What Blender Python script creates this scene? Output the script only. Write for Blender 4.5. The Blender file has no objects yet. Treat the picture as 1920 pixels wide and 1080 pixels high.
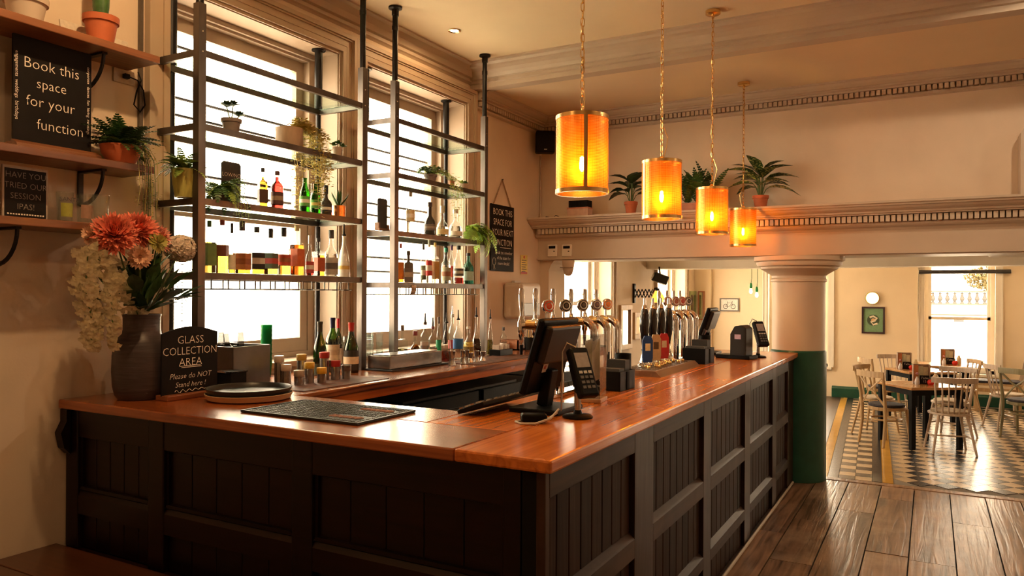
import bpy, bmesh, math, random
from mathutils import Vector, Matrix
random.seed(7)
SC = bpy.context.scene
COL = SC.collection
PI = math.pi

# ------------------------------------------------------------------ camera
F_PX, CX, CY = 1418.0, 960.0, 548.0
YAW, ROLL, CAM_H = math.radians(29.0), math.radians(-0.3), 1.60
_fwd = Vector((-math.sin(YAW), math.cos(YAW), 0))
_rt = Vector((math.cos(YAW), math.sin(YAW), 0))
_dn = Vector((0, 0, -1))
CR = math.cos(ROLL) * _rt + math.sin(ROLL) * _dn
CD = -math.sin(ROLL) * _rt + math.cos(ROLL) * _dn
CAM = Vector((0, 0, CAM_H))
cam_d = bpy.data.cameras.new('camera')
cam = bpy.data.objects.new('camera', cam_d)
COL.objects.link(cam)
cam.matrix_world = Matrix(((CR.x, -CD.x, -_fwd.x, CAM.x), (CR.y, -CD.y, -_fwd.y, CAM.y), (CR.z, -CD.z, -_fwd.z, CAM.z), (0, 0, 0, 1)))
cam_d.sensor_width = 36.0
cam_d.lens = F_PX / 1920 * 36
cam_d.shift_y = (CY - 540) / 1920
cam_d.clip_start = 0.05
cam_d.clip_end = 200
SC.camera = cam


def at(x, y, X=None, Y=None, Z=None):
    """where the sight line of a photograph pixel meets a plane of the room"""
    d = CR * ((x - CX) / F_PX) + CD * ((y - CY) / F_PX) + _fwd
    if X is not None:
        t = (X - CAM.x) / d.x
    elif Y is not None:
        t = (Y - CAM.y) / d.y
    else:
        t = (Z - CAM.z) / d.z
    return CAM + d * t


# ------------------------------------------------------------------ light
SC.view_settings.view_transform = 'Standard'
SC.view_settings.look = 'None'
SC.view_settings.gamma = 1.0
SC.view_settings.use_curve_mapping = False
SC.view_settings.exposure = 0.78
world = bpy.data.worlds.new('overcast_sky')
SC.world = world
world.use_nodes = True
bg = world.node_tree.nodes['Background']
bg.inputs['Color'].default_value = (1.0, 0.79, 0.54, 1)
bg.inputs['Strength'].default_value = 10.5
SC.cycles.filter_width = 1.1
SC.cycles.adaptive_threshold = 0.018
SC.cycles.max_bounces = 8
SC.cycles.diffuse_bounces = 4
SC.cycles.glossy_bounces = 4
SC.cycles.transmission_bounces = 8
SC.cycles.transparent_max_bounces = 18
SC.cycles.caustics_reflective = False
SC.cycles.caustics_refractive = False
SC.cycles.sample_clamp_indirect = 6.0


def portal(name, loc, rot, sx, sy):
    """window opening marked for the sampler; it gives off nothing itself"""
    l = bpy.data.lights.new(name, 'AREA')
    l.shape = 'RECTANGLE'
    l.size, l.size_y = sx, sy
    l.cycles.is_portal = True
    o = bpy.data.objects.new(name, l)
    COL.objects.link(o)
    o.location, o.rotation_euler = loc, rot
    return o


portal('window_portal', (-3.80, 3.24, 2.15), (0, -PI / 2, 0), 1.9, 1.1)
portal('window_portal', (-3.80, 4.81, 2.15), (0, -PI / 2, 0), 1.9, 1.1)
portal('window_portal', (-3.80, 8.15, 1.48), (0, -PI / 2, 0), 1.7, 1.3)
portal('window_portal', (-3.80, 11.38, 1.48), (0, -PI / 2, 0), 1.7, 1.3)
portal('window_portal', (-1.86, 12.98, 1.3), (-PI / 2, 0, 0), 0.9, 1.7)
portal('window_portal', (0.36, 12.98, 1.3), (-PI / 2, 0, 0), 0.9, 1.7)
portal('window_portal', (2.6, 12.98, 1.3), (-PI / 2, 0, 0), 0.9, 1.7)


# ------------------------------------------------------------------ mesh helpers
class MB:
    def __init__(s):
        s.v, s.f, s.m, s.mi = [], [], [], 0

    def use(s, i):
        s.mi = i
        return s

    def add(s, vs, fs):
        b = len(s.v)
        s.v += [tuple(p) for p in vs]
        s.f += [tuple(i + b for i in f) for f in fs]
        s.m += [s.mi] * len(fs)
        return s

    def box(s, x0, y0, z0, x1, y1, z1):
        if x0 > x1: x0, x1 = x1, x0
        if y0 > y1: y0, y1 = y1, y0
        if z0 > z1: z0, z1 = z1, z0
        return s.add([(x0, y0, z0), (x1, y0, z0), (x1, y1, z0), (x0, y1, z0), (x0, y0, z1), (x1, y0, z1), (x1, y1, z1), (x0, y1, z1)],
                     [(0, 3, 2, 1), (4, 5, 6, 7), (0, 1, 5, 4), (1, 2, 6, 5), (2, 3, 7, 6), (3, 0, 4, 7)])

    def cbox(s, c, d, R=None):
        c = Vector(c)
        vs = []
        for z in (-.5, .5):
            for x, y in ((-.5, -.5), (.5, -.5), (.5, .5), (-.5, .5)):
                p = Vector((x * d[0], y * d[1], z * d[2]))
                if R is not None: p = R @ p
                vs.append(c + p)
        return s.add(vs, [(0, 3, 2, 1), (4, 5, 6, 7), (0, 1, 5, 4), (1, 2, 6, 5), (2, 3, 7, 6), (3, 0, 4, 7)])

    def beam(s, a, b, w, h, up=(0, 0, 1)):
        """bar of section w x h from a to b"""
        a, b = Vector(a), Vector(b)
        d = (b - a).normalized()
        u = Vector(up)
        if abs(d.dot(u)) > .98: u = Vector((0, 1, 0))
        sd = d.cross(u).normalized()
        u = sd.cross(d).normalized()
        vs = []
        for p in (a, b):
            for i, j in ((-1, -1), (1, -1), (1, 1), (-1, 1)):
                vs.append(p + sd * (w / 2 * i) + u * (h / 2 * j))
        return s.add(vs, [(0, 3, 2, 1), (4, 5, 6, 7), (0, 1, 5, 4), (1, 2, 6, 5), (2, 3, 7, 6), (3, 0, 4, 7)])

    def tube(s, pts, r, n=8, caps=True, flat=1.0):
        pts = [Vector(p) for p in pts]
        rs = r if isinstance(r, (list, tuple)) else [r] * len(pts)
        d0 = (pts[1] - pts[0]).normalized()
        u = Vector((0, 0, 1)) if abs(d0.z) < .9 else Vector((0, 1, 0))
        u = (u - d0 * u.dot(d0)).normalized()
        rings = []
        for i, p in enumerate(pts):
            a = pts[max(i - 1, 0)]
            b = pts[min(i + 1, len(pts) - 1)]
            d = (b - a)
            d = d.normalized() if d.length > 1e-9 else d0
            u = (u - d * u.dot(d))
            u = u.normalized() if u.length > 1e-6 else d.orthogonal().normalized()
            w = d.cross(u)
            rings.append([p + (u * math.cos(2 * PI * k / n) + w * (math.sin(2 * PI * k / n) * flat)) * rs[i] for k in range(n)])
        vs = [q for g in rings for q in g]
        fs = []
        for i in range(len(pts) - 1):
            for k in range(n):
                fs.append((i * n + k, i * n + (k + 1) % n, (i + 1) * n + (k + 1) % n, (i + 1) * n + k))
        if caps:
            fs.append(tuple(range(n))[::-1])
            fs.append(tuple((len(pts) - 1) * n + k for k in range(n)))
        return s.add(vs, fs)

    def lathe(s, prof, n=20, c=(0, 0, 0), R=None, sx=1.0, sy=1.0):
        c = Vector(c)
        vs, fs, rows = [], [], []
        for r, z in prof:
            if r < 1e-6:
                p = Vector((0, 0, z))
                vs.append(c + (R @ p if R is not None else p))
                rows.append([len(vs) - 1] * n)
            else:
                row = []
                for k in range(n):
                    p = Vector((r * sx * math.cos(2 * PI * k / n), r * sy * math.sin(2 * PI * k / n), z))
                    vs.append(c + (R @ p if R is not None else p))
                    row.append(len(vs) - 1)
                rows.append(row)
        for a, b in zip(rows, rows[1:]):
            for k in range(n):
                q = (a[k], a[(k + 1) % n], b[(k + 1) % n], b[k])
                q2 = tuple(dict.fromkeys(q))
                if len(q2) > 2: fs.append(q2)
        return s.add(vs, fs)

    def prism(s, out, a0, a1, axis='y', o=(0, 0, 0)):
        """2D outline extruded along an axis: 'y' outline is (x,z); 'x' outline is (y,z); 'z' outline is (x,y)"""
        n = len(out)
        vs = []
        for a in (a0, a1):
            for p, q in out:
                if axis == 'y': v = (p, a, q)
                elif axis == 'x': v = (a, p, q)
                else: v = (p, q, a)
                vs.append((v[0] + o[0], v[1] + o[1], v[2] + o[2]))
        fs = [tuple(range(n)), tuple(range(2 * n - 1, n - 1, -1))]
        for i in range(n):
            fs.append((i, i + n, (i + 1) % n + n, (i + 1) % n))
        return s.add(vs, fs)

    def build(s, name, mats, parent=None, smooth=False, bev=0.0, loc=None, seg=2, fix=True):
        me = bpy.data.meshes.new(name)
        me.from_pydata(s.v, [], s.f)
        if not isinstance(mats, (list, tuple)): mats = [mats]
        for m in mats: me.materials.append(m)
        if len(mats) > 1:
            me.polygons.foreach_set('material_index', s.m)
        if fix:
            bm = bmesh.new()
            bm.from_mesh(me)
            bmesh.ops.recalc_face_normals(bm, faces=bm.faces)
            bm.to_mesh(me)
            bm.free()
        if smooth:
            me.polygons.foreach_set('use_smooth', [True] * len(me.polygons))
            try:
                me.set_sharp_from_angle(angle=math.radians(38))
            except Exception:
                pass
        o = bpy.data.objects.new(name, me)
        COL.objects.link(o)
        if parent is not None: o.parent = parent
        if loc is not None: o.location = loc
        if bev:
            b = o.modifiers.new('bevel', 'BEVEL')
            b.width, b.segments, b.limit_method, b.angle_limit = bev, seg, 'ANGLE', math.radians(40)
            b.harden_normals = False
        return o


def tag(o, label=None, cat=None, group=None, kind=None):
    if label: o['label'] = label
    if cat: o['category'] = cat
    if group: o['group'] = group
    if kind: o['kind'] = kind
    return o


def thing(name, label, cat, loc=(0, 0, 0), rz=0.0, group=None, rot=None):
    o = bpy.data.objects.new(name, None)
    o.empty_display_size = 0.05
    COL.objects.link(o)
    o.location = loc
    o.rotation_euler = rot if rot else (0, 0, rz)
    return tag(o, label, cat, group)


def setting(name, label=None, loc=(0, 0, 0)):
    o = bpy.data.objects.new(name, None)
    COL.objects.link(o)
    o.location = loc
    o['kind'] = 'structure'
    if label: o['label'] = label
    return o


def children_of(o):
    return [c for c in bpy.data.objects if c.parent == o]


KIDS = {}


def copy_tree(o, parent=None, kids=None):
    kids = kids if kids is not None else kid_map()
    c = o.copy()
    COL.objects.link(c)
    c.parent = parent
    for ch in kids.get(o.name, ()):
        copy_tree(ch, c, kids)
    return c


def kid_map():
    m = {}
    for x in bpy.data.objects:
        if x.parent is not None: m.setdefault(x.parent.name, []).append(x)
    return m


def text(name, s, mat, parent, loc, size, normal='y', slant=0.0, thin=0.0, align='CENTER', rot=None, sx=1.0):
    """flat lettering; normal says which way it faces: '-y', 'x' (towards +X) or a rotation"""
    cu = bpy.data.curves.new(name, 'FONT')
    cu.body = s
    cu.size = size
    cu.align_x = align
    cu.align_y = 'CENTER'
    cu.shear = slant
    cu.offset = -0.011 * size if thin else 0.0
    cu.resolution_u = 2
    cu.materials.append(mat)
    o = bpy.data.objects.new(name, cu)
    COL.objects.link(o)
    o.parent = parent
    o.location = loc
    if rot is None:
        rot = {'-y': (PI / 2, 0, 0), 'x': (PI / 2, 0, PI / 2), 'z': (0, 0, 0)}[normal]
    o.rotation_euler = rot
    o.scale = (sx, 1, 1)
    return o


# ------------------------------------------------------------------ materials
MATS = {}


def _new(name):
    m = bpy.data.materials.new(name)
    m.use_nodes = True
    return m, m.node_tree, m.node_tree.nodes['Principled BSDF']


def mat(name, col, rough=0.5, metal=0.0, var=0.0, scale=20.0, bump=0.0, coat=0.0, spec=None, emit=None, es=0.0, trans=0.0, ior=1.45, alpha=None, stretch=None, sub=0.0, bscale=None):
    if name in MATS: return MATS[name]
    m, nt, p = _new(name)
    c = (*col, 1)
    p.inputs['Base Color'].default_value = c
    p.inputs['Roughness'].default_value = rough
    p.inputs['Metallic'].default_value = metal
    p.inputs['IOR'].default_value = ior
    if coat:
        p.inputs['Coat Weight'].default_value = coat
        p.inputs['Coat Roughness'].default_value = 0.12
    if spec is not None: p.inputs['Specular IOR Level'].default_value = spec
    if trans: p.inputs['Transmission Weight'].default_value = trans
    if emit:
        p.inputs['Emission Color'].default_value = (*emit, 1)
        p.inputs['Emission Strength'].default_value = es
    if sub:
        p.inputs['Subsurface Weight'].default_value = sub
        p.inputs['Subsurface Radius'].default_value = (.01, .01, .005)
    if var or bump:
        tc = nt.nodes.new('ShaderNodeTexCoord')
        mp = nt.nodes.new('ShaderNodeMapping')
        if stretch: mp.inputs['Scale'].default_value = stretch
        nt.links.new(tc.outputs['Object'], mp.inputs['Vector'])
        n = nt.nodes.new('ShaderNodeTexNoise')
        n.inputs['Scale'].default_value = scale
        n.inputs['Detail'].default_value = 4
        nt.links.new(mp.outputs['Vector'], n.inputs['Vector'])
        if var:
            r = nt.nodes.new('ShaderNodeValToRGB')
            r.color_ramp.elements[0].position, r.color_ramp.elements[1].position = 0.3, 0.7
            r.color_ramp.elements[0].color = (*[max(0, x * (1 - var)) for x in col], 1)
            r.color_ramp.elements[1].color = (*[min(1, x * (1 + var)) for x in col], 1)
            nt.links.new(n.outputs['Fac'], r.inputs['Fac'])
            nt.links.new(r.outputs['Color'], p.inputs['Base Color'])
        if bump:
            b = nt.nodes.new('ShaderNodeBump')
            b.inputs['Strength'].default_value = bump
            b.inputs['Distance'].default_value = 0.01
            if bscale:
                n2 = nt.nodes.new('ShaderNodeTexNoise')
                n2.inputs['Scale'].default_value = bscale
                nt.links.new(mp.outputs['Vector'], n2.inputs['Vector'])
                n = n2
            nt.links.new(n.outputs['Fac'], b.inputs['Height'])
            nt.links.new(b.outputs['Normal'], p.inputs['Normal'])
    MATS[name] = m
    return m


def wood(name, dark, light, axis='y', rough=0.4, coat=0.0, scale=1.0, bump=0.15, per_obj=0.25, wear=None, spec=0.5, grain=0.0):
    """grain running along an axis, with knots, and a tone of its own for each board"""
    if name in MATS: return MATS[name]
    m, nt, p = _new(name)
    N, L = nt.nodes, nt.links
    tc = N.new('ShaderNodeTexCoord')
    oi = N.new('ShaderNodeObjectInfo')
    add = N.new('ShaderNodeVectorMath')
    add.operation = 'ADD'
    mul = N.new('ShaderNodeMath')
    mul.operation = 'MULTIPLY'
    mul.inputs[1].default_value = 37.0
    L.new(oi.outputs['Random'], mul.inputs[0])
    L.new(tc.outputs['Object'], add.inputs[0])
    L.new(mul.outputs[0], add.inputs[1])
    mp = N.new('ShaderNodeMapping')
    s = {'x': (1.2, 22, 22), 'y': (22, 1.2, 22), 'z': (22, 22, 1.2)}[axis]
    mp.inputs['Scale'].default_value = tuple(k * scale for k in s)
    L.new(add.outputs[0], mp.inputs['Vector'])
    n1 = N.new('ShaderNodeTexNoise')
    n1.inputs['Scale'].default_value = 1.0
    n1.inputs['Detail'].default_value = 6
    n1.inputs['Distortion'].default_value = 1.2
    L.new(mp.outputs['Vector'], n1.inputs['Vector'])
    n2 = N.new('ShaderNodeTexNoise')
    n2.inputs['Scale'].default_value = 2.2 * scale
    n2.inputs['Detail'].default_value = 3
    L.new(add.outputs[0], n2.inputs['Vector'])
    mix = N.new('ShaderNodeMath')
    mix.operation = 'MULTIPLY_ADD'
    mix.inputs[1].default_value = 0.35
    L.new(n2.outputs['Fac'], mix.inputs[0])
    sc2 = N.new('ShaderNodeMath')
    sc2.operation = 'MULTIPLY'
    sc2.inputs[1].default_value = 0.65
    L.new(n1.outputs['Fac'], sc2.inputs[0])
    L.new(sc2.outputs[0], mix.inputs[2])
    ov = N.new('ShaderNodeMath')
    ov.operation = 'MULTIPLY_ADD'
    ov.inputs[1].default_value = per_obj
    L.new(oi.outputs['Random'], ov.inputs[0])
    L.new(mix.outputs[0], ov.inputs[2])
    r = N.new('ShaderNodeValToRGB')
    r.color_ramp.elements[0].position, r.color_ramp.elements[1].position = 0.36 + grain, 0.66 + per_obj - grain
    r.color_ramp.elements[0].color = (*dark, 1)
    r.color_ramp.elements[1].color = (*light, 1)
    L.new(ov.outputs[0], r.inputs['Fac'])
    if wear:
        n3 = N.new('ShaderNodeTexNoise')
        n3.inputs['Scale'].default_value = 1.7
        n3.inputs['Detail'].default_value = 7
        n3.inputs['Roughness'].default_value = 0.65
        L.new(add.outputs[0], n3.inputs['Vector'])
        r3 = N.new('ShaderNodeValToRGB')
        r3.color_ramp.elements[0].position, r3.color_ramp.elements[1].position = 0.5, 0.72
        r3.color_ramp.elements[0].color = (0, 0, 0, 1)
        r3.color_ramp.elements[1].color = (0.75, 0.75, 0.75, 1)
        L.new(n3.outputs['Fac'], r3.inputs['Fac'])
        mx = N.new('ShaderNodeMix')
        mx.data_type = 'RGBA'
        L.new(r3.outputs['Color'], mx.inputs[0])
        L.new(r.outputs['Color'], mx.inputs[6])
        mx.inputs[7].default_value = (*wear, 1)
        L.new(mx.outputs[2], p.inputs['Base Color'])
    else:
        L.new(r.outputs['Color'], p.inputs['Base Color'])
    p.inputs['Specular IOR Level'].default_value = spec
    rr = N.new('ShaderNodeMapRange')
    rr.inputs[3].default_value, rr.inputs[4].default_value = rough * 0.8, min(1, rough * 1.25)
    L.new(n2.outputs['Fac'], rr.inputs[0])
    L.new(rr.outputs[0], p.inputs['Roughness'])
    if coat:
        p.inputs['Coat Weight'].default_value = coat
        p.inputs['Coat Roughness'].default_value = 0.16
    b = N.new('ShaderNodeBump')
    b.inputs['Strength'].default_value = bump
    b.inputs['Distance'].default_value = 0.004
    L.new(n1.outputs['Fac'], b.inputs['Height'])
    L.new(b.outputs['Normal'], p.inputs['Normal'])
    MATS[name] = m
    return m


def thin_glass(name, col=(1, 1, 1), refl=0.06, rough=0.02):
    """pane that lets light straight through and mirrors a little at a slant"""
    if name in MATS: return MATS[name]
    m, nt, p = _new(name)
    N, L = nt.nodes, nt.links
    N.remove(p)
    t = N.new('ShaderNodeBsdfTransparent')
    t.inputs['Color'].default_value = (*col, 1)
    g = N.new('ShaderNodeBsdfGlossy')
    g.inputs['Roughness'].default_value = rough
    lw = N.new('ShaderNodeLayerWeight')
    lw.inputs['Blend'].default_value = 0.5
    pw = N.new('ShaderNodeMath')
    pw.operation = 'POWER'
    pw.inputs[1].default_value = 4.0
    L.new(lw.outputs['Facing'], pw.inputs[0])
    ma = N.new('ShaderNodeMath')
    ma.operation = 'MULTIPLY_ADD'
    ma.inputs[1].default_value, ma.inputs[2].default_value = 0.45, refl * 0.5
    L.new(pw.outputs[0], ma.inputs[0])
    mx = N.new('ShaderNodeMixShader')
    L.new(ma.outputs[0], mx.inputs[0])
    L.new(t.outputs[0], mx.inputs[1])
    L.new(g.outputs[0], mx.inputs[2])
    L.new(mx.outputs[0], N['Material Output'].inputs[0])
    MATS[name] = m
    return m


def glass(name, col, ior=1.33, rough=0.0):
    return mat(name, col, rough, 0, trans=1.0, ior=ior)


M_wall = mat('wall_paint', (0.70, 0.58, 0.45), 0.75, var=0.05, scale=3, bump=0.08, bscale=60)
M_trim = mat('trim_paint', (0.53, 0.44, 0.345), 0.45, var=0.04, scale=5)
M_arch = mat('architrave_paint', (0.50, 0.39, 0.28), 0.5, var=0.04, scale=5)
M_jamb = mat('shade_toned_reveal_paint', (0.40, 0.315, 0.235), 0.5, var=0.05, scale=5)  # shade of the window recess put into this brown
M_sash = mat('shade_toned_sash_paint', (0.47, 0.385, 0.30), 0.45, var=0.05, scale=6)  # white sash toned down, its recess shade painted in
M_ceil = mat('ceiling_paint', (0.76, 0.62, 0.43), 0.8, var=0.03, scale=2)
M_far = mat('far_wall_paint', (0.80, 0.66, 0.47), 0.75, var=0.03, scale=3)
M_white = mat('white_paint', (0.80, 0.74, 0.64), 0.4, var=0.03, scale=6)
M_green = mat('green_gloss_paint', (0.012, 0.075, 0.045), 0.35, var=0.15, scale=8)
M_pane = thin_glass('window_pane')
M_mahog = wood('varnished_mahogany_lengthwise', (0.26, 0.048, 0.007), (0.78, 0.23, 0.034), 'y', 0.25, coat=0.3, bump=0.08, per_obj=0.12)
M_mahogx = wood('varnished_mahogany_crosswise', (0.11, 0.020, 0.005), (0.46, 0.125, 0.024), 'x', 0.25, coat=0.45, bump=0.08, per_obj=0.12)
M_panel = wood('worn_dark_panel', (0.009, 0.004, 0.0022), (0.040, 0.018, 0.010), 'z', 0.52, bump=0.25, per_obj=0.2, wear=(0.048, 0.026, 0.017), spec=0.14)
M_rail = wood('worn_dark_rail', (0.012, 0.0055, 0.003), (0.050, 0.024, 0.014), 'y', 0.42, bump=0.2, per_obj=0.1, wear=(0.09, 0.052, 0.035), spec=0.25)
M_dark = wood('dark_bar_end', (0.003, 0.0007, 0.0004), (0.014, 0.003, 0.0015), 'x', 0.33, bump=0.15, per_obj=0.1, spec=0.3)
M_floor = wood('old_floorboard', (0.075, 0.034, 0.017), (0.42, 0.25, 0.15), 'y', 0.30, bump=0.8, per_obj=0.14, wear=(0.50, 0.36, 0.25), grain=0.08)
M_black = mat('black_plastic', (0.004, 0.004, 0.004), 0.42, spec=0.16)
M_blackmatt = mat('matt_black', (0.006, 0.006, 0.006), 0.7, spec=0.2)
M_iron = mat('black_iron', (0.02, 0.02, 0.021), 0.45, 0.6)
M_steel = mat('brushed_steel', (0.42, 0.40, 0.38), 0.26, 1.0, var=0.08, scale=12, stretch=(1, 1, 14))
M_raw = mat('raw_steel_section', (0.13, 0.115, 0.105), 0.36, 0.9, var=0.25, scale=10, stretch=(1, 1, .3))
M_chrome = mat('chrome', (0.85, 0.85, 0.86), 0.06, 1.0)
M_brass = mat('aged_brass', (0.75, 0.50, 0.20), 0.26, 1.0, var=0.08, scale=15)
M_slate = mat('chalkboard_black', (0.008, 0.007, 0.007), 0.6, var=0.3, scale=9, spec=0.2)
M_chalk = mat('chalk', (0.85, 0.78, 0.68), 0.9)
M_terra = mat('terracotta', (0.50, 0.13, 0.05), 0.7, var=0.12, scale=14, bump=0.05)
M_soil = mat('potting_soil', (0.03, 0.02, 0.012), 0.95, var=0.4, scale=40)
# ================================================================== the setting
WX = -3.5          # window wall, room side
CEIL, SOFF = 3.52, 3.36
YB = 6.92          # upper back wall, room side
YF = 12.75         # far wall of the dining room
ZC = 1.10          # counter height


def holed(mb, axis, t0, t1, u0, u1, z0, z1, holes):
    """wall slab of thickness t0..t1 with rectangular openings (u0,u1,z0,z1); axis 'x': the slab's thickness runs along X"""
    us = sorted({u0, u1, *[h[0] for h in holes], *[h[1] for h in holes]})
    for a, b in zip(us, us[1:]):
        hs = sorted([(h[2], h[3]) for h in holes if h[0] <= a + 1e-6 and h[1] >= b - 1e-6])
        z = z0
        for ha, hb in hs + [(z1, z1)]:
            if ha > z + 1e-6:
                if axis == 'x': mb.box(t0, a, z, t1, b, ha)
                else: mb.box(a, t0, z, b, t1, ha)
            z = max(z, hb)
    return mb


W1, W2 = (2.593, 3.885), (4.17, 5.46)
WZ = (1.16, 3.20)
mb = MB()
holed(mb, 'x', -3.92, WX, -2.6, 13.1, 0, 3.7, [(*W1, *WZ), (*W2, *WZ), (7.45, 8.85, .62, 2.36), (10.65, 12.1, .62, 2.36)])
tag(mb.build('wall_left', M_wall), 'beige painted wall with tall sash windows behind the bar', kind='structure')

# right wall, out of frame
mb = MB()
holed(mb, 'x', 4.25, 4.6, -2.6, 13.1, 0, 3.7, [])
tag(mb.build('wall_right', M_wall), 'beige painted side wall of the bar room', kind='structure')
mb = MB().box(-3.92, -2.9, 0, 4.6, -2.55, 3.7)
tag(mb.build('wall_rear', M_wall), 'beige painted wall behind the viewer', kind='structure')

# ceiling of the bar room, its dropped strip and the moulding between them
mb = MB().box(-3.92, -2.9, CEIL, 4.6, 5.62, CEIL + .25).box(-3.92, 5.62, SOFF, 4.6, 7.3, CEIL + .25)
tag(mb.build('ceiling', M_ceil), 'warm cream ceiling with a dropped strip along the back', kind='structure')
# moulding: outline (y,z) run along X
pr = [(5.62, SOFF - .012), (5.665, SOFF - .012), (5.665, SOFF + .02), (5.63, SOFF + .02), (5.63, CEIL), (5.33, CEIL), (5.33, CEIL - .012), (5.37, CEIL - .014), (5.385, CEIL - .032), (5.42, CEIL - .036), (5.455, CEIL - .05), (5.485, CEIL - .075), (5.50, CEIL - .10), (5.525, CEIL - .104), (5.525, CEIL - .13), (5.55, CEIL - .134), (5.55, SOFF - .012)]
mb = MB().prism(pr, WX, 4.25, 'x')
tag(mb.build('trim_1', M_trim), 'cream moulding where the ceiling drops', kind='structure')

# upper back wall standing on the beam
mb = MB().box(-3.92, YB, 2.30, 4.6, 7.3, CEIL)
tag(mb.build('wall_back', M_wall), 'beige upper wall above the plant ledge', kind='structure')


def dentils(a0, a1, pitch, w, lo, hi, ylo, yhi):
    m = MB()
    a = a0
    while a < a1:
        m.box(a, ylo, lo, a + w, yhi, hi)
        a += pitch
    return m


cor = setting('trim_2', 'cream plaster cornice with a dentil band above the plant ledge')
pr = [(YB, SOFF), (YB - .16, SOFF), (YB - .16, SOFF - .012), (YB - .14, SOFF - .016), (YB - .125, SOFF - .034), (YB - .10, SOFF - .05), (YB - .085, SOFF - .052), (YB - .085, SOFF - .066), (YB - .06, SOFF - .07), (YB - .06, SOFF - .085), (YB - .012, SOFF - .085), (YB - .012, SOFF - .135), (YB - .03, SOFF - .137), (YB - .03, SOFF - .155), (YB, SOFF - .165)]
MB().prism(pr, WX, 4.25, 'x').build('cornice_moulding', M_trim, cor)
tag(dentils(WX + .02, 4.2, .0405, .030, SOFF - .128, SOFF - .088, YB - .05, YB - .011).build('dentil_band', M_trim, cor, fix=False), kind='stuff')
# cornice return along the window wall
pr2 = [(WX + (YB - y), z) for y, z in pr]
MB().prism(pr2, 5.62, YB, 'y').build('cornice_return', M_trim, cor)
m = MB()
a = 5.66
while a < YB - .05:
    m.box(WX + .011, a, SOFF - .128, WX + .05, a + .027, SOFF - .088)
    a += .0405
tag(m.build('dentil_return', M_trim, cor, fix=False), kind='stuff')
# small cornice where the window wall meets the high ceiling
pr3 = [(WX, CEIL), (WX + .14, CEIL), (WX + .14, CEIL - .012), (WX + .11, CEIL - .02), (WX + .075, CEIL - .05), (WX + .055, CEIL - .085), (WX + .03, CEIL - .09), (WX + .03, CEIL - .115), (WX + .015, CEIL - .12), (WX, CEIL - .13)]
tag(MB().prism(pr3, -2.55, 5.56, 'y').build('trim_3', M_trim), 'cream cove moulding along the top of the window wall', kind='structure')

# the beam, its ledge with a dentil band, and the bracketed left end
BB = 1.92
bm_ = setting('trim_4', 'cream beam across the opening with a moulded plant ledge')
mb = MB().box(-3.92, 6.85, BB, 4.6, 7.32, 2.31).box(WX, 6.825, BB + .01, 4.25, 6.86, BB + .028).box(WX, 6.84, BB + .028, 4.25, 6.86, BB + .05)
mb.build('beam_body', M_trim, bm_)
prl = [(6.93, 2.335), (6.60, 2.335), (6.60, 2.318), (6.615, 2.312), (6.62, 2.30), (6.64, 2.296), (6.65, 2.28), (6.67, 2.268), (6.69, 2.264), (6.69, 2.25), (6.715, 2.246), (6.715, 2.236), (6.80, 2.236), (6.80, 2.178), (6.785, 2.176), (6.785, 2.162), (6.80, 2.15), (6.835, 2.14), (6.85, 2.12), (6.93, 2.12)]
MB().prism(prl, WX + .005, 4.25, 'x').build('ledge', M_trim, bm_)
tag(dentils(WX + .06, 4.2, .0405, .030, 2.182, 2.232, 6.735, 6.801).build('dentil_band', M_trim, bm_, fix=False), kind='stuff')
# left haunch under the beam
MB().prism([(WX, BB), (WX + .16, BB), (WX + .13, BB - .03), (WX + .10, BB - .10), (WX + .10, .0), (WX, .0)], 6.90, 7.28, 'y').build('pier', M_wall, bm_)
# boxed-in stack on the ledge at the right
mb = MB().prism([(.575, 2.336), (.575, 2.80), (.60, 2.845), (1.15, 2.87), (1.15, 2.336)], 6.72, YB + .005, 'y')
tag(mb.build('trim_5', M_trim), 'cream boxed-in upright at the right end of the ledge', kind='structure')

# dining room: ceiling, second beam, walls
mb = MB().box(-3.92, 7.3, 2.62, 5.2, 13.1, 2.8)
tag(mb.build('ceiling', M_ceil), 'cream ceiling of the dining room beyond the beam', kind='structure')
mb = MB().box(WX, 10.22, 1.935, 5.0, 10.6, 2.62).box(WX, 10.2, 1.935, 5.0, 10.23, 1.955)
tag(mb.build('trim_6', M_white), 'white second beam across the dining room ceiling', kind='structure')
FW = [(-2.31, -1.41), (-.085, .80), (2.15, 3.05)]
mb = MB()
holed(mb, 'y', YF, YF + .35, -3.92, 5.2, 0, 2.8, [(a, b, .46, 2.2) for a, b in FW])
mb.box(WX, YF - .09, 0, -3.22, YF + .02, 2.62)
tag(mb.build('wall_far', M_far), 'warm cream far wall of the dining room with sash windows', kind='structure')
mb = MB().box(4.9, 7.3, 0, 5.2, 13.1, 2.8)
tag(mb.build('wall_dining_right', M_far), 'warm cream right wall of the dining room', kind='structure')
bb = MB()
for a, b in ((-3.22, -2.4), (-1.35, 4.9)):
    bb.prism([(YF, 0), (YF - .03, 0), (YF - .03, .135), (YF - .018, .15), (YF - .012, .165), (YF, .17)], a, b, 'x')
tag(bb.build('baseboard_far', M_green), 'dark green skirting board along the far wall', kind='structure')
bb = MB().prism([(WX, 0), (WX + .03, 0), (WX + .03, .135), (WX + .012, .165), (WX, .17)], 7.4, 12.6, 'y')
tag(bb.build('baseboard_left', M_green), 'dark green skirting board under the dining room side windows', kind='structure')


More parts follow.
